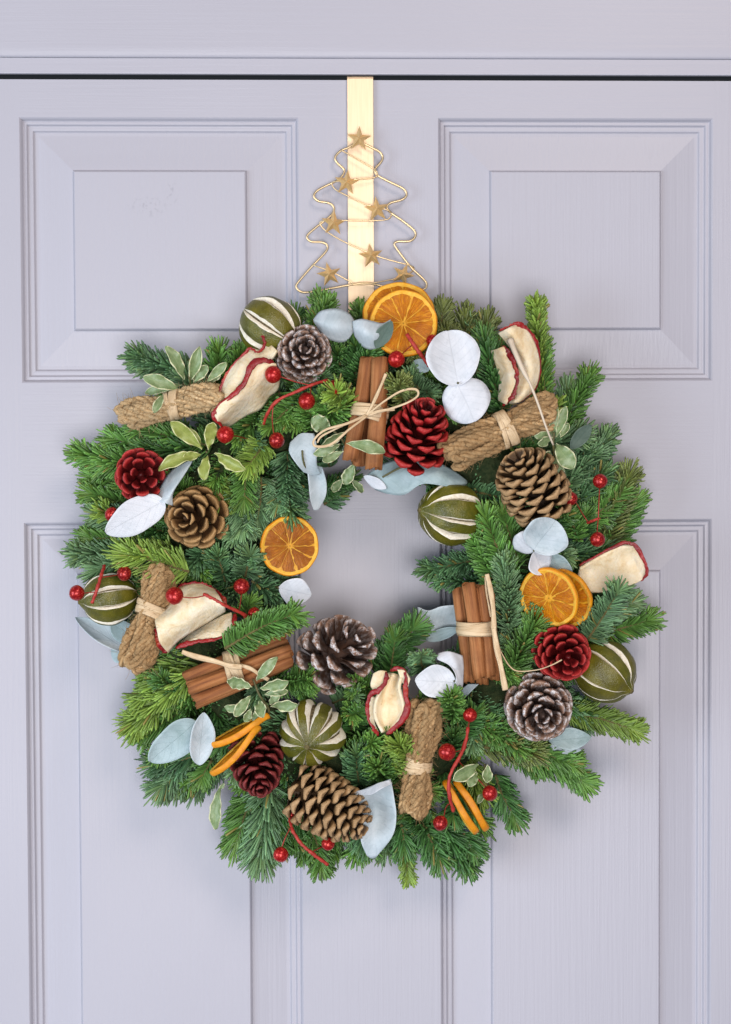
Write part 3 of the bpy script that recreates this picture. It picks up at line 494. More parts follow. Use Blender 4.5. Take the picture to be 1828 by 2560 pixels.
cone(z(5, 785, 385, .082), ax(-.42, .66, .32), .060, u(5, 205), 'cone_tan', 78, 'plump tan pine cone tilted below the jute rope roll, above the grey eucalyptus leaves', th0=80, th1=34, wk=.40, prof=lambda t: 0.62+0.38*math.sin(math.pi*min(1, t*1.0+0.18)) if t < 0.6 else max(0.2, 0.93*math.cos((t-0.6)/0.4*1.30)), lk=1.0)
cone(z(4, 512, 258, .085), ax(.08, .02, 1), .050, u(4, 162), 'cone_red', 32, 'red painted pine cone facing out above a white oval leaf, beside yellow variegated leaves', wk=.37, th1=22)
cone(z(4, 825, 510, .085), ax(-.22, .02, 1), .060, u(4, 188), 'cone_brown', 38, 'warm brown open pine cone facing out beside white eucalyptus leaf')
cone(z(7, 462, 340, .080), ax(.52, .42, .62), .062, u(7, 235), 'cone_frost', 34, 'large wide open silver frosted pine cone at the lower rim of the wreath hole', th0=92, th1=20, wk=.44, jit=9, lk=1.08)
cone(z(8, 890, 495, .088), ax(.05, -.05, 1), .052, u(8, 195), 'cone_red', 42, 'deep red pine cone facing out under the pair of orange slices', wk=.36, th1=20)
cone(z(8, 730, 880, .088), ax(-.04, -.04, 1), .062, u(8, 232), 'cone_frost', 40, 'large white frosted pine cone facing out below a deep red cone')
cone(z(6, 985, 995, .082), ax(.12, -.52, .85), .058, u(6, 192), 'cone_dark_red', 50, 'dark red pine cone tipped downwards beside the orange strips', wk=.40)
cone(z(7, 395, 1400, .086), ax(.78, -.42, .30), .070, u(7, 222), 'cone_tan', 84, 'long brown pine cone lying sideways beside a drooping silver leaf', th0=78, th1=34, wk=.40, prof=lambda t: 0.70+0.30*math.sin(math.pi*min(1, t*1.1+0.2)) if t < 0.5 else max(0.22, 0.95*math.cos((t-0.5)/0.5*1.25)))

# ------------------------------------------------------------------ dried limes with slit rinds
def lime(c, axis, r, n, label, roll=0.0, slit=0.30, wide=None, long=1.06):
    X, Y, A = basis(axis); th = thing('dried_lime', c, label, 'dried lime', 'slit dried limes on the wreath')
    def sp(R, la, lo):     # la 0..pi from tip
        q = R*math.sin(la); h = R*math.cos(la)*long; q *= 1+0.030*math.sin(3*lo+c[0]*90)+0.022*math.sin(2*la+5*lo+c[2]*70)+0.012*math.sin(9*la+4*lo); h += (0.10*R*math.exp(-(la/0.20)**2) - 0.05*R*math.exp(-((la-0.32)/0.14)**2))
        return c + q*(math.cos(lo)*X + math.sin(lo)*Y) + h*A
    V = [sp(r*0.86, la, lo) for la in np.linspace(0.02, math.pi-0.02, 14) for lo in np.linspace(0, 2*math.pi, 24, endpoint=False)]
    F = [[i*24+j, i*24+(j+1) % 24, (i+1)*24+(j+1) % 24, (i+1)*24+j] for i in range(13) for j in range(24)]
    mk('pulp', V, F, 'lime_pulp', th)
    edges = [roll + 2*math.pi*(i+random.uniform(-0.12, 0.12))/n for i in range(n)]
    wd = [(slit if slit > 0.35 else slit*0.78)*(wide[i] if wide else random.uniform(0.55, 1.3)) for i in range(n)]
    for i in range(n):
        j = (i+1) % n; a0, a1 = edges[i], edges[j] + (2*math.pi if j == 0 else 0); nl, nk = 22, 13; V, tg = [], []
        for la in np.linspace(0.0 if False else 0.015, math.pi-0.015, nl):
            s = max(0.0, math.sin((la-0.30)/(math.pi-0.60)*math.pi)) if 0.30 < la < math.pi-0.30 else 0.0
            s = s**0.75; rg_ = lambda q_: 1+0.10*math.sin(9*la+q_*2.1)+0.06*math.sin(23*la+q_*1.3); w0, w1 = wd[i]*s/2*rg_(i), wd[j]*s/2*rg_(j)
            cols = [(a0+w0*0.25, 0.84), (a0+w0*0.45, 0.93), (a0+w0*0.85, 0.995), (a0+w0*1.0+0.004, 1.012)]
            m0, m1 = a0+w0*1.12+0.012, a1-w1*1.12-0.012
            cols += [(m0+(m1-m0)*q, 1.010+0.008*math.sin(math.pi*q)) for q in np.linspace(0, 1, nk-8)]
            cols += [(a1-w1*1.0-0.004, 1.012), (a1-w1*0.85, 0.995), (a1-w1*0.45, 0.93), (a1-w1*0.25, 0.84)]
            V += [sp(r*R1*(1+0.006*math.sin(7*la+i)), la, lo) for lo, R1 in cols]
        F, fm = [], []
        for p in range(nl-1):
            for q in range(nk-1):
                F.append([p*nk+q, p*nk+q+1, (p+1)*nk+q+1, (p+1)*nk+q]); fm.append(1 if q < 3 or q >= nk-4 else 0)
        mk('rind_segment', V, F, ['lime_rind', 'pith'], th, fm=fm)
    mk('stem_scar', *tube(np.array([sp(r, 0.0, 0)+A*r*k_ for k_ in (-0.06, 0.0, 0.025, 0.03)]), r*np.array([0.09, 0.09, 0.07, 0.03]), 10)[:2], 'twig', th)
    return th
lime(z(2, 1075, 318, .070), ax(.72, -.52, .30), u(2, 205), 8, 'striped dried lime above the folded apple slices, behind a frosted cone', roll=0.25, slit=0.34)
lime(z(5, 300, 560, .066), ax(-.90, .12, .42), u(5, 186), 9, 'dried lime with wide pale slits at the wreath hole, under a draped grey leaf', roll=0.3, slit=0.30)
lime(z(4, 318, 990, .066), ax(-.96, -.12, .22), u(4, 158), 8, 'dried green lime with a red berry across it beside an upright rope bundle', roll=0.15, slit=0.24)
lime(z(8, 1165, 620, .066), ax(.66, -.48, .52), u(8, 212), 8, 'dark green dried lime tucked behind a deep red cone', roll=0.5, slit=0.20, wide=[.4, .5, 1.7, .5, .4, .5, .6, .5])
lime(z(7, 272, 900, .085), ax(-.16, -.28, 1), u(7, 222), 10, 'dried lime with star of ten pale slits facing out, above the long brown cone', roll=0.2, slit=0.36, wide=[1.2, .9, 1.3, 1.0, 1.2, .9, .5, .4, .8, 1.1], long=0.92)

# ------------------------------------------------------------------ dried orange slices
def orange(c, nvec, r, label, xdir=(1, 0, 0), nseg=10, th=0.0042, bend=0.0, bend_dir=0.0, sq=1.0, dark=False, wob=0.0012, core=0.07):
    """slice with normal nvec; bend = curvature radius inverse"""
    N = nrm(nvec); X = nrm(np.asarray(xdir, float) - N*np.dot(xdir, N)); Y = np.cross(N, X); t_ = thing('orange_slice', c, label, 'orange slice', 'dried orange slices on the wreath')
    cb, sb = math.cos(bend_dir), math.sin(bend_dir); p1, p2 = random.uniform(0, 6), random.uniform(0, 6)
    M = Matrix.Identity(4)
    for q in range(3): M[q][0], M[q][1], M[q][2] = X[q], Y[q], N[q]
    def df(a, R, h):
        x, y = R*math.cos(a)*r, R*math.sin(a)*r*sq; k = x*cb+y*sb; zz = h + wob*R*R*(math.sin(2*a+p1)+0.6*math.sin(3*a+p2))
        if bend:
            ang = k*bend; o_ = -x*sb+y*cb; rad = 1/bend; k2 = (rad-zz)*math.sin(ang); zz = rad-(rad-zz)*math.cos(ang); x, y = k2*cb-o_*sb, k2*sb+o_*cb
        return (x, y, zz)
    def part(nm, V, F, mat, **kw):
        o = mk(nm, V, F, mat, t_, local=True, **kw); o.matrix_local = M; return o
    na = 64; prof = [(0.82, th*.30), (0.905, th*.42), (0.95, th*.58), (0.985, th*.42), (1.0, 0), (0.985, -th*.42), (0.95, -th*.58), (0.905, -th*.42), (0.82, -th*.30)]
    V = [df(2*math.pi*i/na, R*(1+0.008*math.sin(9*2*math.pi*i/na+p1)), h) for i in range(na) for R, h in prof]; m = len(prof)
    F, fm = [], []
    for i in range(na):
        for j in range(m-1): F.append([i*m+j, ((i+1) % na)*m+j, ((i+1) % na)*m+j+1, i*m+j+1]); fm.append(0 if 2 <= j <= 5 else 1)
    part('rind', V, F, ['orange_rind', 'orange_pith'], fm=fm)
    V = [df(2*math.pi*i/na, R, h) for h in (th*.34, -th*.34) for R in (0.02, 0.3, 0.6, 0.84) for i in range(na)]
    F = [[(k*4+j)*na+i, (k*4+j)*na+(i+1) % na, (k*4+j+1)*na+(i+1) % na, (k*4+j+1)*na+i] for k in range(2) for j in range(3) for i in range(na)]
    part('pith', V, F, 'orange_membrane')
    ed = [2*math.pi*(q+random.uniform(-.24, .24))/nseg for q in range(nseg)]; ed.append(ed[0]+2*math.pi)
    for s in range(nseg):
        a0, a1 = ed[s], ed[s+1]; V, F = [], []; nr, nk = 7, 7
        for side in (1, -1):
            for i in range(nr):
                R = core + (0.905-core)*i/(nr-1)
                for j in range(nk):
                    q = j/(nk-1); mg = min(0.006/max(R, .05), .1); a = a0+mg+(a1-a0-2*mg)*(q*(1 if i < nr-1 else 1)); edge = min(q, 1-q)*2; en = min(1, i/(nr-1)*3, (nr-1-i)/(nr-1)*5)
                    Rr = R - (0.03*(1-edge) if i == nr-1 else 0)
                    V.append(df(a, Rr, side*(th*.335 + th*.10*min(1, edge*1.8)*min(1, en) + random.uniform(-1, 1)*th*.035)))
        o_ = nr*nk
        for i in range(nr-1):
            for j in range(nk-1): q = i*nk+j; F.append([q, q+nk, q+nk+1, q+1]); F.append([o_+q, o_+q+1, o_+q+nk+1, o_+q+nk])
        part('segment', V, F, 'orange_flesh_dark' if dark else 'orange_flesh')
    return t_
orange(z(3, 502, 250, .066), ax(-.10, .35, 1), u(3, 212), 'golden dried orange slice standing behind another at the foot of the hanger', wob=.0016)
orange(z(3, 530, 300, .078), ax(-.06, .20, 1), u(3, 200), 'golden dried orange slice in front of another at the foot of the hanger', wob=.0012)
orange(z(4, 1395, 680, .080), ax(.22, -.02, 1), u(4, 180), 'single amber dried orange slice at the left rim of the wreath hole', dark=True, wob=.0008)
orange(z(5, 978, 1066, .074), ax(-.52, -.30, .86), u(5, 186), 'dried orange slice half hidden behind another, above a deep red cone', xdir=(0.5, 0, .8), wob=.001)
orange(z(5, 893, 1060, .084), ax(-.52, -.30, .86), u(5, 190), 'dried orange slice with open seed slits, laid over another under grey eucalyptus leaves', xdir=(0.5, 0, .8), wob=.0012, core=.12)
orange(z(6, 872, 752, .094), ax(-.46, .88, .05), u(6, 222), 'dried orange slice seen edge on, upper of two beside the dark red cone', xdir=(.88,0,.44), th=.0046, bend=4, bend_dir=0.0, sq=.42, wob=.0008)
orange(z(6, 845, 890, .100), ax(-.70, .70, .04), u(6, 232), 'dried orange slice seen edge on, lower of two, touching the dark red cone', xdir=(.68,0,.73), th=.0044, bend=4, bend_dir=0.0, sq=.42, wob=.0008)
orange(z(7, 1270, 1405, .084), ax(-.86, -.50, .04), u(7, 215), 'dried orange slice seen edge on, against a red stem and jute bundle', xdir=(.5,0,-.86), th=.0046, bend=-5, bend_dir=0.0, sq=.42, wob=.0008)
orange(z(7, 1345, 1390, .080), ax(-.84, -.52, .06), u(7, 205), 'dried orange slice seen edge on, beneath pale variegated leaves and next to a berry', xdir=(.52,0,-.84), th=.0050, bend=-5, bend_dir=0.0, sq=.42, wob=.0008)

# ------------------------------------------------------------------ dried apple slices
def apple(k, label, pieces):
    """pieces: (rails, th, [peel paths (pts, radius in zoom px)])"""
    allp = np.vstack([zl(k, r) for (rails, th, pl) in pieces for r in rails]); t_ = thing('apple_slice', allp.mean(0), label, 'apple slice', 'dried apple slices on the wreath')
    for rails, th, pl in pieces:
        V, F, tn = sheet([zl(k, r) for r in rails], th, 30, 20, 0.0008); mk('flesh', V, F, 'apple_flesh', t_, tint=tn)
        for pts, rz in pl:
            P = cr(zl(k, pts), 40); r = u(k, rz)*0.95*(1+0.28*np.sin(np.linspace(0, 7, 40)+rng.uniform(0, 6))+0.18*np.sin(np.linspace(0, 23, 40)+rng.uniform(0, 6)))*np.minimum(1, np.minimum(np.linspace(0.45, 7, 40), np.linspace(7, 0.45, 40)))
            P = P + rng.normal(0, 0.0003, P.shape); V, F, tn = tube(P, r, 10, 0.38, nrm(TOWARD + rng.normal(0, 0.25, 3))); mk('peel', V, F, 'apple_peel', t_, tint=tn)
D = lambda pts, d: [(x, y, d) for x, y in pts]
apple(2, 'folded dried apple slice with wavy red peel over greenery below the striped lime', [
  ([D([(694, 905), (735, 838), (825, 770), (900, 680), (935, 600), (1000, 548), (1110, 568)], .104), D([(712, 950), (790, 880), (880, 800), (960, 720), (1010, 660), (1060, 620), (1118, 620)], .101), D([(735, 992), (800, 980), (900, 915), (1000, 870), (1060, 790), (1112, 745), (1125, 690)], .080)], .0026,
   [([(745, 990, .098), (700, 945, .103), (692, 895, .105), (735, 838, .106), (825, 772, .107), (900, 685, .107), (930, 600, .107), (1000, 545, .106), (1070, 550, .104), (1115, 585, .098)], 19)])])
apple(2, 'curled dried apple slice behind the folded one, red peel against the striped lime', [
  ([D([(738, 800), (748, 720), (790, 625), (860, 545), (940, 470), (1000, 485), (1030, 440)], .080), D([(765, 800), (800, 720), (850, 640), (900, 560), (970, 510), (1040, 490), (1080, 450)], .090), D([(800, 790), (850, 725), (895, 670), (925, 600), (1000, 545), (1070, 545), (1118, 480)], .094)], .0024,
   [([(742, 805, .082), (735, 760, .082), (755, 690, .082), (790, 620, .083), (860, 538, .084), (935, 465, .085), (975, 485, .090), (1012, 478, .094), (1035, 430, .094), (1022, 385, .092), (1000, 352, .088)], 12)])])
apple(3, 'dried apple slice with orange red rind by the tall fir tip', [
  ([D([(1085, 352), (1125, 400), (1170, 470), (1200, 560), (1195, 660), (1150, 765)], .074), D([(1140, 325), (1190, 390), (1240, 480), (1262, 570), (1245, 670), (1185, 755)], .082), D([(1195, 306), (1250, 345), (1298, 440), (1316, 555), (1290, 670), (1215, 745)], .076)], .0026,
   [([(1090, 340, .076), (1140, 318, .078), (1195, 303, .079), (1252, 340, .077), (1302, 435, .075), (1320, 555, .074), (1296, 670, .076), (1210, 752, .080)], 14)])])
apple(3, 'narrow dried apple slice with a red inner rim behind the white eucalyptus pair', [
  ([D([(1045, 455), (1075, 545), (1090, 640), (1085, 740)], .072), D([(1085, 440), (1125, 540), (1145, 640), (1110, 760)], .082), D([(1115, 430), (1165, 530), (1185, 625), (1130, 770)], .084)], .0024,
   [([(1105, 430, .085), (1145, 475, .087), (1178, 545, .088), (1190, 625, .088), (1172, 705, .087), (1110, 775, .083)], 14)])])
apple(4, 'large cream dried apple slice folded over beside upright rope bundle, berry on it', [
  ([D([(600, 1090), (680, 1015), (740, 935), (840, 908), (930, 935)], .082), D([(598, 1150), (700, 1080), (800, 1010), (890, 970), (970, 980)], .103), D([(615, 1250), (720, 1170), (830, 1090), (920, 1040), (1005, 1030)], .105), D([(662, 1318), (720, 1250), (830, 1175), (930, 1115), (1008, 1065)], .094)], .0028,
   [([(735, 928, .084), (800, 905, .084), (880, 908, .085), (950, 945, .088), (1000, 1000, .094), (1012, 1050, .096)], 12), ([(598, 1160, .096), (602, 1220, .098), (620, 1275, .098), (660, 1322, .094)], 14)])])
apple(4, 'thin dried apple slice with bright red edge tucked under the large cream one', [
  ([D([(790, 1222), (900, 1155), (985, 1105), (1050, 1080)], .078), D([(740, 1270), (860, 1215), (970, 1180), (1055, 1130)], .086), D([(722, 1290), (810, 1250), (920, 1235), (1020, 1205), (1062, 1150)], .090)], .0024,
   [([(715, 1290, .090), (790, 1260, .092), (880, 1248, .093), (960, 1236, .093), (1030, 1205, .093), (1062, 1145, .091), (1068, 1085, .086)], 13)])])
apple(5, 'cream dried apple slice with crimson top edge jutting from the outer rim of the wreath', [
  ([D([(1075, 885), (1140, 840), (1225, 790), (1320, 748), (1398, 752)], .070), D([(1062, 930), (1150, 895), (1250, 870), (1360, 815), (1440, 820)], .066), D([(1075, 975), (1170, 975), (1270, 940), (1380, 915), (1472, 900)], .067), D([(1130, 1030), (1210, 1030), (1300, 1010), (1390, 985), (1442, 960)], .068)], .0030,
   [([(1072, 868, .068), (1140, 832, .070), (1225, 782, .072), (1320, 738, .073), (1385, 738, .073), (1430, 785, .074), (1462, 850, .074), (1476, 915, .072), (1440, 962, .068)], 11)])])
apple(7, 'cupped dried apple slice rimmed in red between the striped lime and rope bundle', [
  ([D([(775, 495), (735, 605), (700, 690), (698, 790), (750, 895)], .096), D([(815, 490), (770, 600), (750, 700), (750, 800), (765, 900)], .084), D([(860, 500), (830, 600), (840, 700), (840, 790), (785, 900)], .086), D([(880, 520), (868, 590), (895, 680), (888, 770), (800, 890)], .098)], .0024,
   [([(770, 485, .098), (772, 540, .100), (735, 600, .101), (672, 640, .099), (648, 710, .097), (652, 800, .097), (690, 870, .097), (725, 915, .095)], 15), ([(805, 478, .094), (850, 465, .097), (900, 490, .100), (905, 560, .103), (905, 640, .103), (918, 710, .102), (895, 790, .101), (840, 860, .099), (775, 910, .097)], 19)]),
  ([D([(690, 500), (672, 570), (690, 600)], .090), D([(735, 480), (725, 540), (715, 600)], .094), D([(772, 482), (770, 540), (735, 605)], .097)], .0022, []),
  ([D([(668, 650), (655, 740), (665, 830), (700, 890)], .090), D([(700, 660), (690, 740), (690, 830), (715, 890)], .088)], .0022, []),
  ([D([(850, 470), (900, 480), (935, 540)], .100), D([(870, 540), (890, 570), (920, 590)], .098)], .0022, [])])

# ------------------------------------------------------------------ cinnamon bundles and raffia
def quill(parent, p0, p1, r, turn):
    A = nrm(p1-p0); ln = np.linalg.norm(p1-p0); X, Y, A = basis(A, (0.2, 1.0, 0.3)); na, nl = 44, 12; V = []; turn = math.atan2(np.dot(TOWARD, Y), np.dot(TOWARD, X)) + math.pi + math.sin(turn*3)*0.75
    p_ = random.uniform(0, 6)
    G = np.zeros((nl, na, 3))
    for i in range(nl):
        q = i/(nl-1)
        for j in range(na):
            s = j/(na-1)*2-1                     # double scroll: both edges roll inwards
            an = turn + s*math.pi*1.75; rr = r*(1 - 0.62*max(0, abs(s)-0.50)/0.5)*(1+0.045*math.sin(3*an+p_+1.5*q)+0.03*math.sin(7*an+p_*2-2*q))
            cx = 0.10*r*(1 if s > 0 else -1)*min(1, abs(s)*3)
            G[i, j] = (rr*math.cos(an)+cx*math.cos(turn+1.57), rr*math.sin(an)+cx*math.sin(turn+1.57), q*ln + 0.0012*math.sin(an*2+p_)*(1 if i in (0, nl-1) else 0))
    V, F, tn = solid(G, 0.0011); V[:, 0] += 0.0006*np.sin(V[:, 2]/ln*5+p_)
    o = mk('cinnamon_stick', V, F, 'bark', parent, local=True); M = Matrix.Identity(4)
    for q in range(3): M[q][0], M[q][1], M[q][2], M[q][3] = X[q], Y[q], A[q], p0[q]-ORG[parent.name][q]
    o.matrix_local = M
def rib(parent, name, P, w, n=48, face=TOWARD, mat='raffia', flat=0.22):
    P = cr(P, n); V, F, tn = tube(P, w*(1+0.12*np.sin(np.linspace(0, 11, n)+rng.uniform(0, 6))), 8, flat, face); tn = np.array(tn); return mk(name, V, F, mat, parent, tint=tn)
def wrap(parent, c, A, ra, rb, w, nband=4, spread=0.004):
    """bands round a bundle whose axis is A: ra across, rb towards the camera"""
    A = nrm(A); S = nrm(np.cross(A, TOWARD)); Tw = np.cross(S, A)
    if np.dot(Tw, TOWARD) < 0: Tw = -Tw
    for i in range(nband):
        a = np.linspace(0, 2*np.pi, 40); sh = (i-(nband-1)/2)/max(1, nband)*2*spread; sk = random.uniform(-0.35, 0.35)*spread*1.6; g = 1+random.uniform(0.0, 0.08)
        P = c + A*sh + np.outer(np.cos(a), S)*ra*g + np.outer(np.sin(a), Tw)*rb*g + np.outer(np.cos(a+random.uniform(-.5, .5)), A)*sk
        V, F, tn = tube(P, w*random.uniform(0.85, 1.15), 8, 0.18, np.outer(np.cos(a), S)/ra+np.outer(np.sin(a), Tw)/rb); mk('raffia_band', V, F, 'raffia', parent, tint=tn)
def cinnamon(label, k, sticks, tie, tA, ra, rb, bows):
    e = np.vstack([[z(k, *s[0]), z(k, *s[1])] for s in sticks]); th = thing('cinnamon_bundle', e.mean(0), label, 'cinnamon bundle', 'cinnamon stick bundles on the wreath')
    for p0, p1, r, turn in sticks: quill(th, z(k, *p0), z(k, *p1), u(k, r)*0.90, turn)
    wrap(th, z(k, *tie), tA, u(k, ra), u(k, rb), 0.0022, 5, 0.0046)
    for pts, w in bows: rib(th, 'raffia_bow' if len(pts) > 3 else 'raffia_tail', zl(k, pts), u(k, w))
    return th
cinnamon('cinnamon stick bundle tied with a looped raffia bow beside the bright red cone', 3,
  [((325, 500, .084), (225, 1090, .084), 42, 1.0), ((398, 500, .092), (362, 1140, .092), 46, 2.2), ((300, 700, .070), (275, 1120, .070), 40, 4.0), ((345, 540, .068), (310, 1100, .068), 40, 0.0)],
  (335, 812, .083), z(3, 400, 500, .08)-z(3, 300, 1130, .08), 104, 126,
  [([(320, 830, .101), (370, 730, .104), (430, 590, .104)], 9), ([(320, 830, .101), (420, 750, .106), (520, 690, .108), (600, 680, .108), (615, 715, .108), (560, 755, .107), (450, 795, .104), (330, 830, .102)], 6.5), ([(320, 830, .101), (200, 880, .106), (80, 915, .106), (15, 970, .104), (20, 1010, .104), (110, 1000, .104), (220, 910, .104), (320, 835, .102)], 7), ([(320, 825, .101), (170, 895, .104), (60, 950, .103), (30, 990, .102)], 6), ([(320, 830, .101), (400, 805, .104), (480, 795, .103)], 9)])
cinnamon('upright bundle of cinnamon sticks in a raffia band at the wreath hole', 8,
  [((185, 60, .078), (248, 690, .078), 40, 1.2), ((250, 25, .092), (330, 660, .092), 44, 2.6), ((330, 40, .090), (395, 650, .090), 40, 0.6), ((385, 100, .078), (425, 670, .078), 38, 3.4), ((280, 60, .066), (340, 700, .066), 42, 5.0)],
  (300, 325, .082), z(8, 280, 30, .08)-z(8, 340, 690, .08), 126, 138,
  [([(372, -40, .100), (395, 60, .103), (415, 200, .106), (420, 330, .108)], 17), ([(415, 310, .108), (440, 460, .106), (470, 600, .106), (498, 745, .104)], 19), ([(360, -20, .098), (372, 100, .100), (400, 250, .104)], 6), ([(440, 400, .106), (480, 510, .102), (560, 610, .102), (700, 610, .114), (800, 580, .124), (880, 540, .124)], 4)])
cinnamon('slanting bundle of cinnamon sticks in raffia above the variegated sprig', 6,
  [((500, 395, .082), (1175, 120, .082), 44, 2.0), ((520, 460, .094), (1210, 205, .094), 42, 1.0), ((565, 560, .090), (1215, 270, .090), 46, 2.8), ((540, 500, .072), (1190, 200, .072), 46, 4.2)],
  (830, 320, .084), z(6, 500, 480, .08)-z(6, 1220, 190, .08), 118, 140,
  [([(475, 215, .098), (560, 245, .102), (700, 280, .106), (800, 310, .107), (880, 318, .106)], 18), ([(870, 305, .104), (940, 330, .106), (1000, 370, .104), (1060, 405, .102)], 13), ([(820, 380, .104), (835, 430, .102), (840, 465, .100)], 18)])

# ------------------------------------------------------------------ jute rope bundles
def rope_bundle(label, k, e0, e1, hw, tie_t, loops, mat, waist=0.62, rr=0.0031, nfib=900, flare=(1.0, 1.0), extra=()):
    p0, p1 = z(k, *e0), z(k, *e1); c = (p0+p1)/2; A = nrm(p1-p0); ln = np.linalg.norm(p1-p0); S = nrm(np.cross(A, TOWARD)); Tw = np.cross(S, A); Tw = Tw if np.dot(Tw, TOWARD) > 0 else -Tw
    th = thing('rope_bundle', c, label, 'rope bundle', 'jute rope bundles on the wreath'); hwm = u(k, hw)
    surf = []
    for li, (a, b) in enumerate(loops):           # a, b = (across, towards) in units of half width
        la = rng.uniform(-0.05, 0.05, 2); x0, x1 = la[0]*ln, ln*(1+la[1]); nstep = 46
        path = []
        def sq(x):
            t = x/ln; g = waist + (1-waist)*min(1, abs(t-tie_t)/0.30)**0.8; fl = flare[0]+(flare[1]-flare[0])*t; return g*fl
        for s in np.linspace(0.06, 0.94, nstep): x = x0+(x1-x0)*s; path.append((x, a[0]*sq(x), a[1]*sq(x)))
        m = ((a[0]+b[0])/2, (a[1]+b[1])/2); g = sq(x1)
        for q in (0.2, 0.5, 0.8): path.append((x1-(0.06*ln)*(1-math.sin(math.pi*q)), (a[0]+(b[0]-a[0])*q)*g, (a[1]+(b[1]-a[1])*q)*g))
        for s in np.linspace(0.94, 0.06, nstep): x = x0+(x1-x0)*s; path.append((x, b[0]*sq(x), b[1]*sq(x)))
        g = sq(x0)
        if True:
            for q in (0.2, 0.5, 0.8): path.append((x0+(0.06*ln)*(1-math.sin(math.pi*q)), (b[0]+(a[0]-b[0])*q)*g, (b[1]+(a[1]-b[1])*q)*g))
            path.append(path[0])
        P = np.array([p0 + A*x + S*y*hwm + Tw*w_*hwm for x, y, w_ in path]); P = cr(P, 230); w_t = np.linspace(0, 1, 230); P = P + rng.normal(0, 0.00012, P.shape) + np.outer(np.sin(w_t*rng.uniform(14, 26)+rng.uniform(0, 6)), S)*0.0012 + np.outer(np.sin(w_t*rng.uniform(14, 26)+rng.uniform(0, 6)), Tw)*0.0010
        T, N, B = frames(P); sl = np.concatenate([[0], np.cumsum(np.linalg.norm(np.diff(P, axis=0), axis=1))]); parts = []
        for q in range(3):
            an = sl/(rr*6.6)*2*np.pi + q*2*np.pi/3; H = P + rr*0.52*(np.cos(an)[:, None]*N + np.sin(an)[:, None]*B)
            V, F, tn = tube(H, rr*0.56*(1+0.08*rng.normal(0, 1, len(H))), 7); tn = np.array(tn); tn[:, 1] = np.repeat(sl/0.15, 7); tn[:, 2] = (q+li*3)/12.0; parts.append((V, F, tn)); surf.append(H)
        V, F, tn = join(parts); mk('rope_loop', V, F, mat, th, tint=tn)
    surf = np.vstack(surf); fb = []
    cen = c
    for i in range(nfib):
        b = surf[rng.integers(len(surf))]; out = b - (p0 + A*np.dot(b-p0, A)); out = nrm(out + rng.normal(0, 0.0025, 3)); L = rng.uniform(0.004, 0.014); d1 = nrm(out*0.55 + A*rng.normal(0, 0.8) + rng.normal(0, 0.5, 3)); d2 = nrm(d1 + rng.normal(0, 0.8, 3))
        s = np.linspace(0, 1, 5)[:, None]; P = b + L*(s*d1 + s*s*0.6*(d2-d1)); V, F, tn = tube(P, np.array([1, 1, .9, .7, .4])*0.00016, 3); tn = np.array(tn); tn[:, 1] = rng.uniform(0, 1); tn[:, 2] = rng.uniform(0, 1); fb.append((V, F, tn))
    V, F, tn = join(fb); o = mk('fibres', V, F, mat, th, tint=tn); o['kind'] = 'stuff'
    tc = p0 + A*ln*tie_t; wrap(th, tc, A, hwm*waist*1.12+rr*0.75, hwm*waist*0.78+rr*0.9, 0.0023, 4, 0.0040)
    return th
LP = [((-.78, .10), (-.28, .62)), ((.10, .45), (-.45, .30)), ((-.05, .72), (.42, .58)), ((.80, .12), (.55, -.35)), ((-.60, -.42), (0.0, -.30)), ((.20, .15), (-.25, .05))]
rope_bundle('pale jute rope coil tied in raffia under variegated leaves, left of the apple slices', 2, (85, 925, .070), (725, 775, .082), 98, 0.52, LP, 'jute_pale', waist=.66, rr=.0034)
rope_bundle('jute rope roll in a raffia band, between white eucalyptus pair and plump tan cone', 3, (785, 1065, .084), (1385, 790, .080), 112, 0.56, LP, 'jute', waist=.68, rr=.0033)
rope_bundle('upright sheaf of jute rope tied in raffia beside the large cream apple slice', 4, (640, 815, .086), (480, 1395, .092), 108, 0.43, LP, 'jute', waist=.60, rr=.0034, flare=(.82, 1.05))
rope_bundle('frayed jute rope bundle standing between the cupped apple slice and a red berry stem', 7, (1045, 690, .092), (955, 1425, .088), 112, 0.58, LP, 'jute', waist=.52, rr=.0033, flare=(1.1, .95), nfib=1400)

# ------------------------------------------------------------------ leaves
def leafgrid(b, t, w, roll=0.0, cup=0.0, curl=0.0, pw=0.62, peak=0.5, wave=0.0, nw=4, nu=15, nv=9, notch=0.0, irr=0.0):
    b, t = np.asarray(b), np.asarray(t); A = t-b; ln = np.linalg.norm(A); A = A/ln; N = nrm(TOWARD - A*np.dot(TOWARD, A)); S = np.cross(A, N)
    N2 = math.cos(roll)*N + math.sin(roll)*S; S2 = np.cross(A, N2); G = np.zeros((nu, nv, 3)); p_ = random.uniform(0, 6)
    for i in range(nu):
        s = i/(nu-1); ss = 0.5-0.5*math.cos(math.pi*s); e = math.log(0.5)/math.log(peak); h = max(0.02, math.sin(math.pi*ss**e))**pw if 0 < i < nu-1 else 0.06
        for j in range(nv):
            v = j/(nv-1)*2-1; y = v*h*w/2*(1+irr*(math.sin(5*ss+p_+2*(v > 0))+0.5*math.sin(11*ss+2*p_+(v > 0))))
            hgt = cup*w*v*v*h + irr*w*0.8*math.sin(4*ss+p_*3)*v + irr*w*0.5*math.sin(7*ss+p_) + curl*ln*(ss-0.5)**2*4 + wave*w*math.sin(ss*nw*math.pi*2+p_+(1.5 if v > 0 else 0))*abs(v)**2
            G[i, j] = b + A*ln*(ss - notch*0.1*(1-abs(v))*(1-ss)**4) + S2*y*(1-abs(cup)*0.3*abs(v)) + N2*hgt
    return G
def plant(name, label, cat, group, loc): return thing(name, loc, label, cat, group)
EG = 'eucalyptus leaves tucked into the wreath'
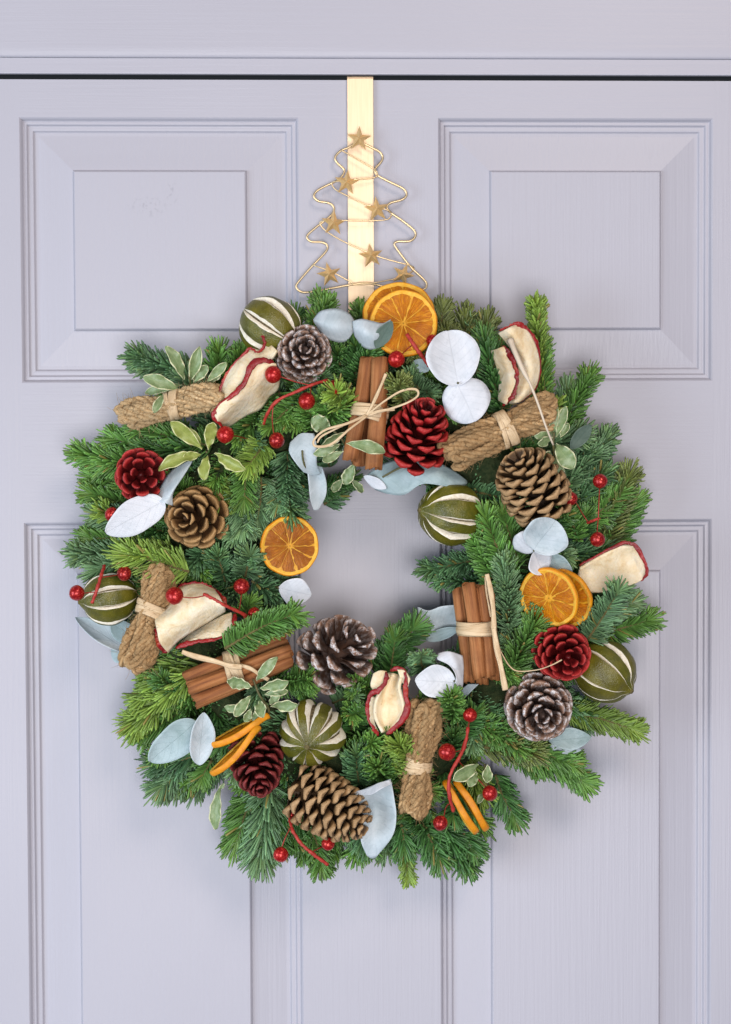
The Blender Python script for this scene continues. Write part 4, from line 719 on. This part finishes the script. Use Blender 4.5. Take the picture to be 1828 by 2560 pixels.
def eucalyptus(label, k, leaves, stem=None):
    """leaves: dict(b, t, w, m, ...) or dict(rails=..., m)"""
    pts = []
    for lf in leaves: pts += [z(k, *q) for q in ((lf['b'], lf['t']) if 'b' in lf else lf['rails'][0])]
    th = thing('eucalyptus_sprig', np.mean(pts, 0), label, 'eucalyptus', EG)
    for lf in leaves:
        if 'rails' in lf: V, F, tn = sheet([zl(k, r) for r in lf['rails']], 0.0004, 24, 14, lf.get('wob', 0.0007))
        else: V, F, tn = solid(leafgrid(z(k, *lf['b']), z(k, *lf['t']), u(k, lf['w']), **{q: lf[q] for q in ('roll', 'cup', 'curl', 'pw', 'peak', 'wave') if q in lf}, irr=0.05, nu=21, nv=11), 0.0004)
        mk('leaf', V, F, lf['m'], th, tint=tn)
    if stem: P = cr(zl(k, stem), 16); mk('stem', *tube(P, 0.0009, 6)[:2], 'leaf_stem', th)
    return th
L_ = lambda b, t, w, m='euc_silver', **kw: dict(b=b, t=t, w=w, m=m, **kw)
eucalyptus('pair of round silver eucalyptus leaves with a dark one, below the gold strap', 3, [dict(rails=[[(8, 275, .078), (55, 225, .082), (150, 213, .086), (215, 245, .086), (245, 285, .084)], [(10, 280, .082), (80, 300, .092), (150, 310, .094), (210, 320, .090), (242, 320, .086)], [(12, 290, .078), (70, 370, .084), (140, 405, .086), (200, 400, .084), (240, 350, .084)]], m='euc_silver'), dict(rails=[[(235, 285, .086), (290, 272, .090), (350, 285, .090), (410, 298, .088), (458, 275, .086)], [(240, 330, .088), (300, 350, .096), (360, 370, .096), (410, 350, .092), (455, 282, .087)], [(245, 370, .084), (290, 430, .086), (345, 450, .086), (400, 420, .086), (452, 290, .086)]], m='euc_silver'), L_((370, 440, .090), (464, 285, .096), 96, 'euc_dark', cup=.15, pw=.7)], [(235, 330, .084), (250, 420, .06), (270, 500, .04)])
eucalyptus('pair of flat white eucalyptus leaves, one large and one smaller, above the jute roll', 3, [L_((850, 655, .112), (790, 336, .106), 325, 'euc_white', cup=.13, curl=-.10, pw=.46, peak=.52, wave=.015), L_((838, 630, .106), (945, 866, .106), 290, 'euc_white', cup=-.12, curl=.08, wave=.015, pw=.42, roll=.22)], [(847, 645, .112), (850, 640, .09), (870, 700, .05)])
eucalyptus('long silver eucalyptus leaves hanging inside the wreath hole by the looped raffia', 4, [dict(rails=[[(1400, 60, .078), (1395, 120, .078), (1440, 190, .078), (1480, 240, .074)], [(1460, 10, .082), (1470, 100, .078), (1500, 200, .074), (1540, 260, .070)], [(1540, 10, .082), (1560, 100, .080), (1560, 190, .074), (1580, 250, .070)]], m='euc_silver'), dict(rails=[[(1500, 200, .072), (1510, 300, .070), (1520, 400, .067), (1540, 465, .064)], [(1550, 200, .068), (1560, 300, .066), (1565, 400, .064), (1560, 465, .064)], [(1590, 210, .070), (1615, 300, .068), (1612, 380, .066), (1570, 460, .064)]], m='euc_silver')], [(1470, 110, .080), (1475, 160, .079), (1490, 220, .074)])
eucalyptus('wide draped grey eucalyptus leaf folded under the bright red cone', 3, [dict(rails=[[(300, 1190, .062), (420, 1110, .068), (540, 1085, .072), (700, 1095, .074), (820, 1150, .070), (900, 1210, .062)], [(330, 1225, .066), (430, 1190, .076), (560, 1170, .080), (700, 1170, .082), (800, 1200, .078), (900, 1225, .064)], [(370, 1265, .060), (440, 1285, .070), (540, 1290, .074), (640, 1230, .082), (780, 1245, .080), (880, 1245, .066)]], m='euc_grey'), L_((300, 1185, .070), (430, 1255, .076), 70, 'euc_white', roll=.5)], [(410, 1190, .080), (480, 1150, .084), (550, 1120, .084)])
eucalyptus('white oval eucalyptus leaf and a rolled one between a red and a warm brown cone', 4, [L_((645, 412, .098), (298, 602, .100), 205, 'euc_white', cup=.05, pw=.52, peak=.42, roll=-.1), dict(rails=[[(572, 398, .086), (635, 310, .086), (695, 225, .086), (812, 162, .088)], [(640, 420, .100), (690, 350, .100), (750, 270, .096), (815, 172, .089)], [(700, 440, .096), (698, 375, .098), (742, 290, .092), (818, 176, .087)]], m='euc_silver')], [(640, 410, .098), (620, 400, .09), (600, 380, .06)])
eucalyptus('cluster of three pale grey eucalyptus leaves above the pair of orange slices', 5, [L_((800, 775, .090), (930, 600, .098), 290, 'euc_silver', cup=.12, pw=.42, roll=.15), L_((800, 785, .086), (690, 690, .086), 190, 'euc_white', cup=-.2, pw=.5, roll=-.5), L_((800, 785, .088), (860, 915, .084), 190, 'euc_white', cup=.1, pw=.6, roll=-.5), L_((850, 800, .080), (1020, 930, .076), 150, 'euc_grey', cup=.15, pw=.5, roll=.3)], [(800, 780, .09), (805, 780, .07), (820, 800, .05)])
eucalyptus('small pointed white eucalyptus leaf jutting into the wreath hole below the amber orange slice', 4, [L_((1330, 930, .080), (1525, 975, .082), 175, 'euc_white', cup=.1, pw=.7, wave=.02)], [(1330, 930, .08), (1290, 920, .06)])
eucalyptus('translucent silver eucalyptus leaf behind the upright cinnamon bundle at the wreath hole', 7, [dict(rails=[[(985, 48, .050), (1060, 70, .054), (1150, 40, .056), (1260, 30, .056)], [(990, 120, .052), (1080, 160, .050), (1170, 150, .050), (1265, 150, .054)], [(1000, 260, .052), (1110, 255, .046), (1200, 215, .046), (1270, 170, .052)]], m='euc_silver'), L_((1270, 190, .054), (1040, 270, .046), 90, 'euc_grey', cup=.2, pw=.7)])
eucalyptus('folded pair of bright white eucalyptus leaves beside the foot of the cinnamon bundle', 7, [L_((1240, 560, .098), (970, 540, .100), 230, 'euc_white', cup=.12, pw=.6, peak=.45), dict(rails=[[(1130, 355, .092), (1120, 400, .094), (1200, 440, .098), (1245, 500, .102), (1240, 560, .100)], [(1200, 345, .094), (1230, 400, .097), (1262, 480, .099), (1268, 560, .099), (1250, 640, .098)], [(1290, 380, .092), (1298, 450, .094), (1296, 520, .095), (1290, 590, .095), (1262, 642, .096)]], m='euc_white')], [(1235, 550, .100), (1230, 545, .08), (1220, 560, .06)])
eucalyptus('narrow blue grey eucalyptus leaf edge below the foot of the upright cinnamon bundle', 7, [dict(rails=[[(1400, 570, .072), (1330, 640, .072), (1260, 720, .068), (1215, 760, .066)], [(1330, 570, .068), (1270, 620, .066), (1240, 690, .064), (1210, 755, .065)]], m='euc_silver')])
eucalyptus('two long blue grey eucalyptus leaves meeting at a tip beside the edge-on orange slices', 6, [L_((572, 690, .090), (258, 958, .084), 235, 'euc_grey', cup=.12, pw=.5, peak=.45, roll=-.15), L_((588, 980, .094), (622, 626, .102), 182, 'euc_silver', cup=.16, pw=.62, peak=.48, roll=.25)], [(560, 745, .092), (580, 700, .08), (590, 640, .05)])
eucalyptus('drooping silver eucalyptus leaf at the bottom of the wreath beside the long brown cone', 7, [dict(rails=[[(560, 1300, .092), (600, 1400, .090), (620, 1500, .088), (600, 1620, .088), (640, 1735, .080)], [(680, 1260, .098), (700, 1380, .084), (720, 1500, .084), (700, 1620, .086), (670, 1755, .080)], [(800, 1218, .104), (825, 1340, .096), (840, 1460, .094), (815, 1600, .092), (700, 1750, .080)]], m='euc_silver'), dict(rails=[[(565, 1300, .094), (640, 1280, .102), (720, 1235, .106), (800, 1215, .106)], [(590, 1325, .098), (670, 1315, .108), (740, 1275, .112), (815, 1240, .108)]], m='euc_white')])
eucalyptus('long blue grey eucalyptus leaf trailing off the rim below the dried lime and rope sheaf', 4, [L_((470, 1330, .050), (115, 1105, .040), 150, 'euc_silver', cup=.2, pw=.7, roll=.6), L_((480, 1240, .050), (330, 1140, .055), 150, 'euc_grey', cup=.1, roll=-.3), L_((470, 1330, .04), (330, 1300, .035), 150, 'euc_grey', cup=.1, pw=.5)])
eucalyptus('dull green eucalyptus leaf behind variegated leaves at the outer rim beside the jute roll', 5, [L_((1020, 170, .070), (1140, 30, .066), 95, 'euc_dark', cup=.15, pw=.6)])
eucalyptus('thin grey eucalyptus leaf under the large white frosted cone', 8, [L_((790, 1090, .058), (1078, 1062, .056), 165, 'euc_grey', cup=.15, pw=.85, roll=-.2), L_((780, 1120, .052), (1010, 1150, .050), 90, 'euc_silver', pw=.8)])
eucalyptus('small slate blue eucalyptus leaf peeping out behind the white pair beside a berry', 3, [L_((680, 570, .088), (585, 520, .086), 75, 'euc_grey', pw=.6)])

PG = 'variegated leaf sprigs in the wreath'
def variegated(label, k, c, leaves, mat='variegated_leaf', stem=None):
    th = thing('variegated_sprig', z(k, *c), label, 'leaf sprig', PG)
    for (b, t, w, *rest) in leaves:
        kw = rest[0] if rest else {}; V, F, tn = solid(leafgrid(z(k, *b), z(k, *t), u(k, w), cup=kw.get('cup', random.uniform(.05, .30)), roll=kw.get('roll', random.uniform(-.5, .5)), curl=kw.get('curl', random.uniform(-.26, .10)), pw=.62, peak=kw.get('peak', .62), wave=.12, nw=random.choice((2.5, 3, 3.5)), nu=25, nv=11), 0.0005)
        mk('leaf', V, F, mat, th, tint=tn)
    if stem: P = cr(zl(k, stem), 16); mk('stem', *tube(P, 0.0009, 6)[:2], 'leaf_stem', th)
    return th
variegated('cream edged leaf sprig standing above the pale rope coil', 2, (520, 690, .075), [((505, 680, .078), (385, 450, .090), 88), ((530, 690, .078), (590, 465, .092), 90), ((460, 740, .080), (215, 655, .086), 100), ((560, 690, .076), (650, 580, .086), 75), ((640, 690, .078), (775, 560, .086), 66), ((470, 700, .075), (215, 760, .075), 70), ((350, 770, .088), (285, 890, .098), 62), ((560, 700, .072), (570, 560, .078), 66), ((670, 690, .075), (730, 620, .08), 60)], stem=[(520, 640, .08), (530, 700, .075), (540, 760, .06)])
variegated('yellow green leaf rosette spreading beside the red cone facing out', 2, (640, 1160, .085), [((610, 1140, .090), (400, 955, .102), 100), ((650, 1140, .090), (680, 955, .100), 92), ((600, 1165, .092), (320, 1260, .104), 100), ((690, 1170, .092), (895, 1285, .104), 98), ((640, 1180, .092), (615, 1345, .102), 84), ((610, 1150, .086), (530, 1010, .092), 60), ((600, 1180, .090), (480, 1200, .096), 70)], 'yellow_leaf', [(640, 1165, .09), (645, 1150, .07), (650, 1130, .05)])
variegated('variegated leaves behind the raffia bow of the cinnamon sticks', 3, (150, 960, .085), [((110, 920, .082), (5, 850, .088), 110), ((200, 985, .108), (425, 1035, .110), 78), ((190, 930, .086), (60, 1010, .094), 60), ((170, 1000, .086), (15, 1060, .090), 64), ((180, 1040, .084), (60, 1100, .088), 56), ((250, 1110, .070), (190, 1230, .066), 80), ((225, 1200, .060), (300, 1280, .054), 50), ((180, 1200, .060), (120, 1270, .055), 56)], stem=[(100, 900, .08), (180, 980, .08), (240, 1120, .065), (230, 1220, .06)])
variegated('variegated leaves at the end of the jute roll above the plump tan cone', 3, (1410, 960, .085), [((1410, 990, .088), (1515, 1135, .096), 110, {'roll': .1}), ((1400, 960, .086), (1400, 735, .086), 70), ((1420, 960, .084), (1475, 780, .084), 62), ((1390, 960, .088), (1310, 1000, .098), 60), ((1400, 930, .086), (1300, 960, .09), 50), ((1400, 1060, .084), (1450, 1200, .086), 66), ((1440, 960, .08), (1490, 880, .08), 46), ((1390, 1040, .080), (1340, 1080, .082), 60)], stem=[(1405, 930, .088), (1400, 1000, .088), (1410, 1090, .08)])
variegated('cream margined leaf rosette below the slanting cinnamon bundle', 6, (1000, 520, .095), [((965, 420, .104), (1105, 262, .112), 78), ((950, 450, .104), (780, 400, .108), 92), ((1005, 460, .106), (1195, 415, .112), 92), ((1030, 500, .104), (1190, 480, .104), 62), ((940, 510, .104), (830, 650, .112), 78), ((1000, 545, .106), (1015, 655, .116), 86), ((1075, 580, .104), (1255, 575, .112), 90), ((1060, 570, .100), (1130, 505, .106), 64), ((920, 600, .098), (760, 600, .098), 64), ((940, 600, .096), (900, 690, .098), 60), ((980, 610, .094), (960, 690, .098), 50)], stem=[(955, 400, .102), (1000, 510, .102), (1060, 600, .098), (1060, 640, .09)])
variegated('single upright cream edged leaf hanging at the lower rim below the dark red cone', 6, (700, 1180, .06), [((720, 1130, .060), (690, 1420, .064), 92, {'roll': .3}), ((720, 1150, .056), (760, 1110, .058), 30)])
variegated('pale variegated leaves above the edge-on orange slices near a red berry', 7, (1400, 1160, .085), [((1400, 1110, .088), (1230, 1215, .100), 104), ((1390, 1160, .086), (1335, 1255, .096), 72), ((1460, 1120, .086), (1455, 1240, .094), 76), ((1440, 1300, .076), (1395, 1370, .082), 46)], stem=[(1440, 1110, .08), (1445, 1200, .085), (1465, 1250, .084)])

# ------------------------------------------------------------------ red berry picks
BG = 'red glitter berry picks in the wreath'
def berries(label, k, bs, stems=(), wires=()):
    th = thing('berry_pick', z(k, *bs[0][:3]), label, 'berry pick', BG)
    for x, y, d, r in bs:
        c = z(k, x, y, d); rr = u(k, r)*random.uniform(0.93, 1.04); V, F = [], []; nl, na = 14, 20; p_ = random.uniform(0, 6)
        for i in range(nl):
            la = math.pi*(i+0.02)/(nl-1+0.04)
            V += [c + rr*np.array([math.sin(la)*math.cos(a), math.sin(la)*math.sin(a), math.cos(la)])*(1+0.022*math.sin(2*a+2*la+p_)+0.012*math.sin(5*a+3*la+p_)) for a in np.linspace(0, 2*math.pi, na, endpoint=False)]
        F = [[i*na+j, i*na+(j+1) % na, (i+1)*na+(j+1) % na, (i+1)*na+j] for i in range(nl-1) for j in range(na)]
        b = mk('berry', V - c, F, 'berry_red', th, local=True); b.location = Vector(c - ORG[th.name])
    for pts, r in stems:
        P = cr(zl(k, pts), 30); mk('stem', *tube(P + rng.normal(0, .00012, P.shape), u(k, r)*(1+0.12*rng.normal(0, 1, 30)), 8)[:2], 'red_stem', th)
    for pts in wires: P = cr(zl(k, pts), 20); mk('wire', *tube(P, 0.00045, 6)[:2], 'red_wire', th)
    return th
berries('four red berries on an arched red stem beside folded apple slice and frosted cone', 2, [(1090, 640, .108, 57), (1505, 730, .092, 53), (1318, 818, .092, 55), (1115, 1085, .092, 52)], [([(1020, 985, .084), (1060, 890, .096), (1130, 810, .102), (1250, 755, .104), (1350, 712, .104), (1460, 675, .096)], 11)], [[(1145, 655, .108), (1230, 685, .106), (1310, 705, .104), (1360, 712, .104)], [(1090, 860, .099), (1085, 950, .097), (1095, 1040, .093)], [(1440, 683, .097), (1480, 690, .094), (1500, 705, .092)], [(1345, 715, .103), (1345, 760, .098), (1330, 790, .093)]])
berries('single red berry below the folded apple slice tip and above the leaf rosette', 2, [(767, 1047, .098, 60)], [], [[(790, 1050, .097), (860, 1060, .085), (930, 1080, .07)]])
berries('red berry with red stem at the top of the cinnamon sticks, below orange slices', 3, [(490, 505, .096, 48), (700, 400, .086, 36)], [([(552, 362, .092), (600, 435, .096), (655, 510, .092), (680, 545, .088)], 11)], [[(520, 480, .094), (560, 440, .090), (590, 420, .094)], [(690, 420, .086), (660, 470, .088), (650, 500, .091)]])
berries('single orange red berry half hidden behind the white oval leaf', 4, [(335, 492, .085, 44)], [], [[(350, 490, .085), (400, 480, .075), (440, 470, .06)]])
berries('two red berries whose stem crosses the dried lime beside the upright rope sheaf', 4, [(125, 960, .098, 48), (408, 845, .092, 42)], [([(215, 1022, .104), (245, 940, .106), (272, 850, .100), (290, 800, .09)], 10)], [[(170, 962, .098), (205, 958, .102), (235, 955, .105)], [(380, 850, .092), (330, 860, .098), (272, 868, .101)]])
berries('red berry resting on the large cream apple slice, two more along its stem', 4, [(708, 978, .116, 51), (1108, 922, .094, 48), (1185, 1085, .088, 42)], [([(880, 968, .112), (940, 995, .114), (1010, 1035, .112), (1120, 1088, .102), (1130, 1110, .09)], 10)], [[(755, 985, .117), (820, 990, .115), (900, 975, .113)], [(1108, 965, .094), (1100, 1030, .098), (1090, 1070, .103)], [(1145, 1090, .09), (1120, 1090, .1)]])
berries('three red berries on thin wires at the outer rim beside the plump tan cone', 5, [(1195, 365, .085, 46), (1018, 470, .082, 42), (1180, 712, .085, 46)], [([(1120, 615, .078), (1160, 598, .086), (1190, 585, .086)], 8)], [[(1192, 410, .085), (1188, 500, .087), (1185, 590, .087)], [(1185, 590, .086), (1180, 630, .088), (1178, 668, .086)], [(1050, 490, .082), (1090, 560, .078), (1125, 612, .078)]])
berries('four red berries on a long curved red stem beside the frayed jute bundle', 7, [(1340, 778, .098, 51), (1185, 1028, .106, 58), (1475, 1307, .092, 54), (1140, 1510, .096, 54)], [([(1328, 862, .096), (1305, 980, .100), (1265, 1070, .104), (1215, 1160, .106), (1195, 1240, .106), (1205, 1340, .104), (1228, 1430, .098)], 12)], [[(1335, 828, .098), (1332, 850, .097), (1328, 870, .096)], [(1235, 1030, .106), (1260, 1022, .104), (1285, 1015, .102)], [(1315, 930, .098), (1310, 1000, .094), (1265, 1070, .094), (1290, 1120, .09), (1380, 1200, .088), (1450, 1270, .09)], [(1165, 1460, .096), (1175, 1410, .100), (1195, 1380, .103)]])
berries('red berries on a drooping red stem at the very bottom beside the long brown cone', 7, [(60, 1722, .092, 54), (380, 1650, .086, 46), (132, 1452, .074, 34)], [([(120, 1470, .080), (140, 1560, .090), (200, 1650, .094), (280, 1720, .094), (380, 1792, .090)], 12)], [[(68, 1670, .092), (90, 1610, .092), (125, 1540, .089)], [(335, 1672, .088), (300, 1690, .092), (270, 1705, .094)]])
tw = thing('twine_strand', z(3, 1270, 660, .10), 'stiff pale twine strand crossing the apple slice and the end of the jute roll', 'twine')
P = cr(zl(3, [(1150, 395, .088), (1180, 470, .094), (1225, 570, .098), (1268, 655, .102), (1310, 760, .106), (1355, 890, .106), (1400, 1003, .098)]), 40); V, F, tn = tube(P, np.interp(np.linspace(0, 1, 40), [0, .05, .40, .45, 1], [.0030, .0022, .0017, .0011, .0007]), 8); mk('strand', V, F, 'pale_twine', tw, tint=tn)
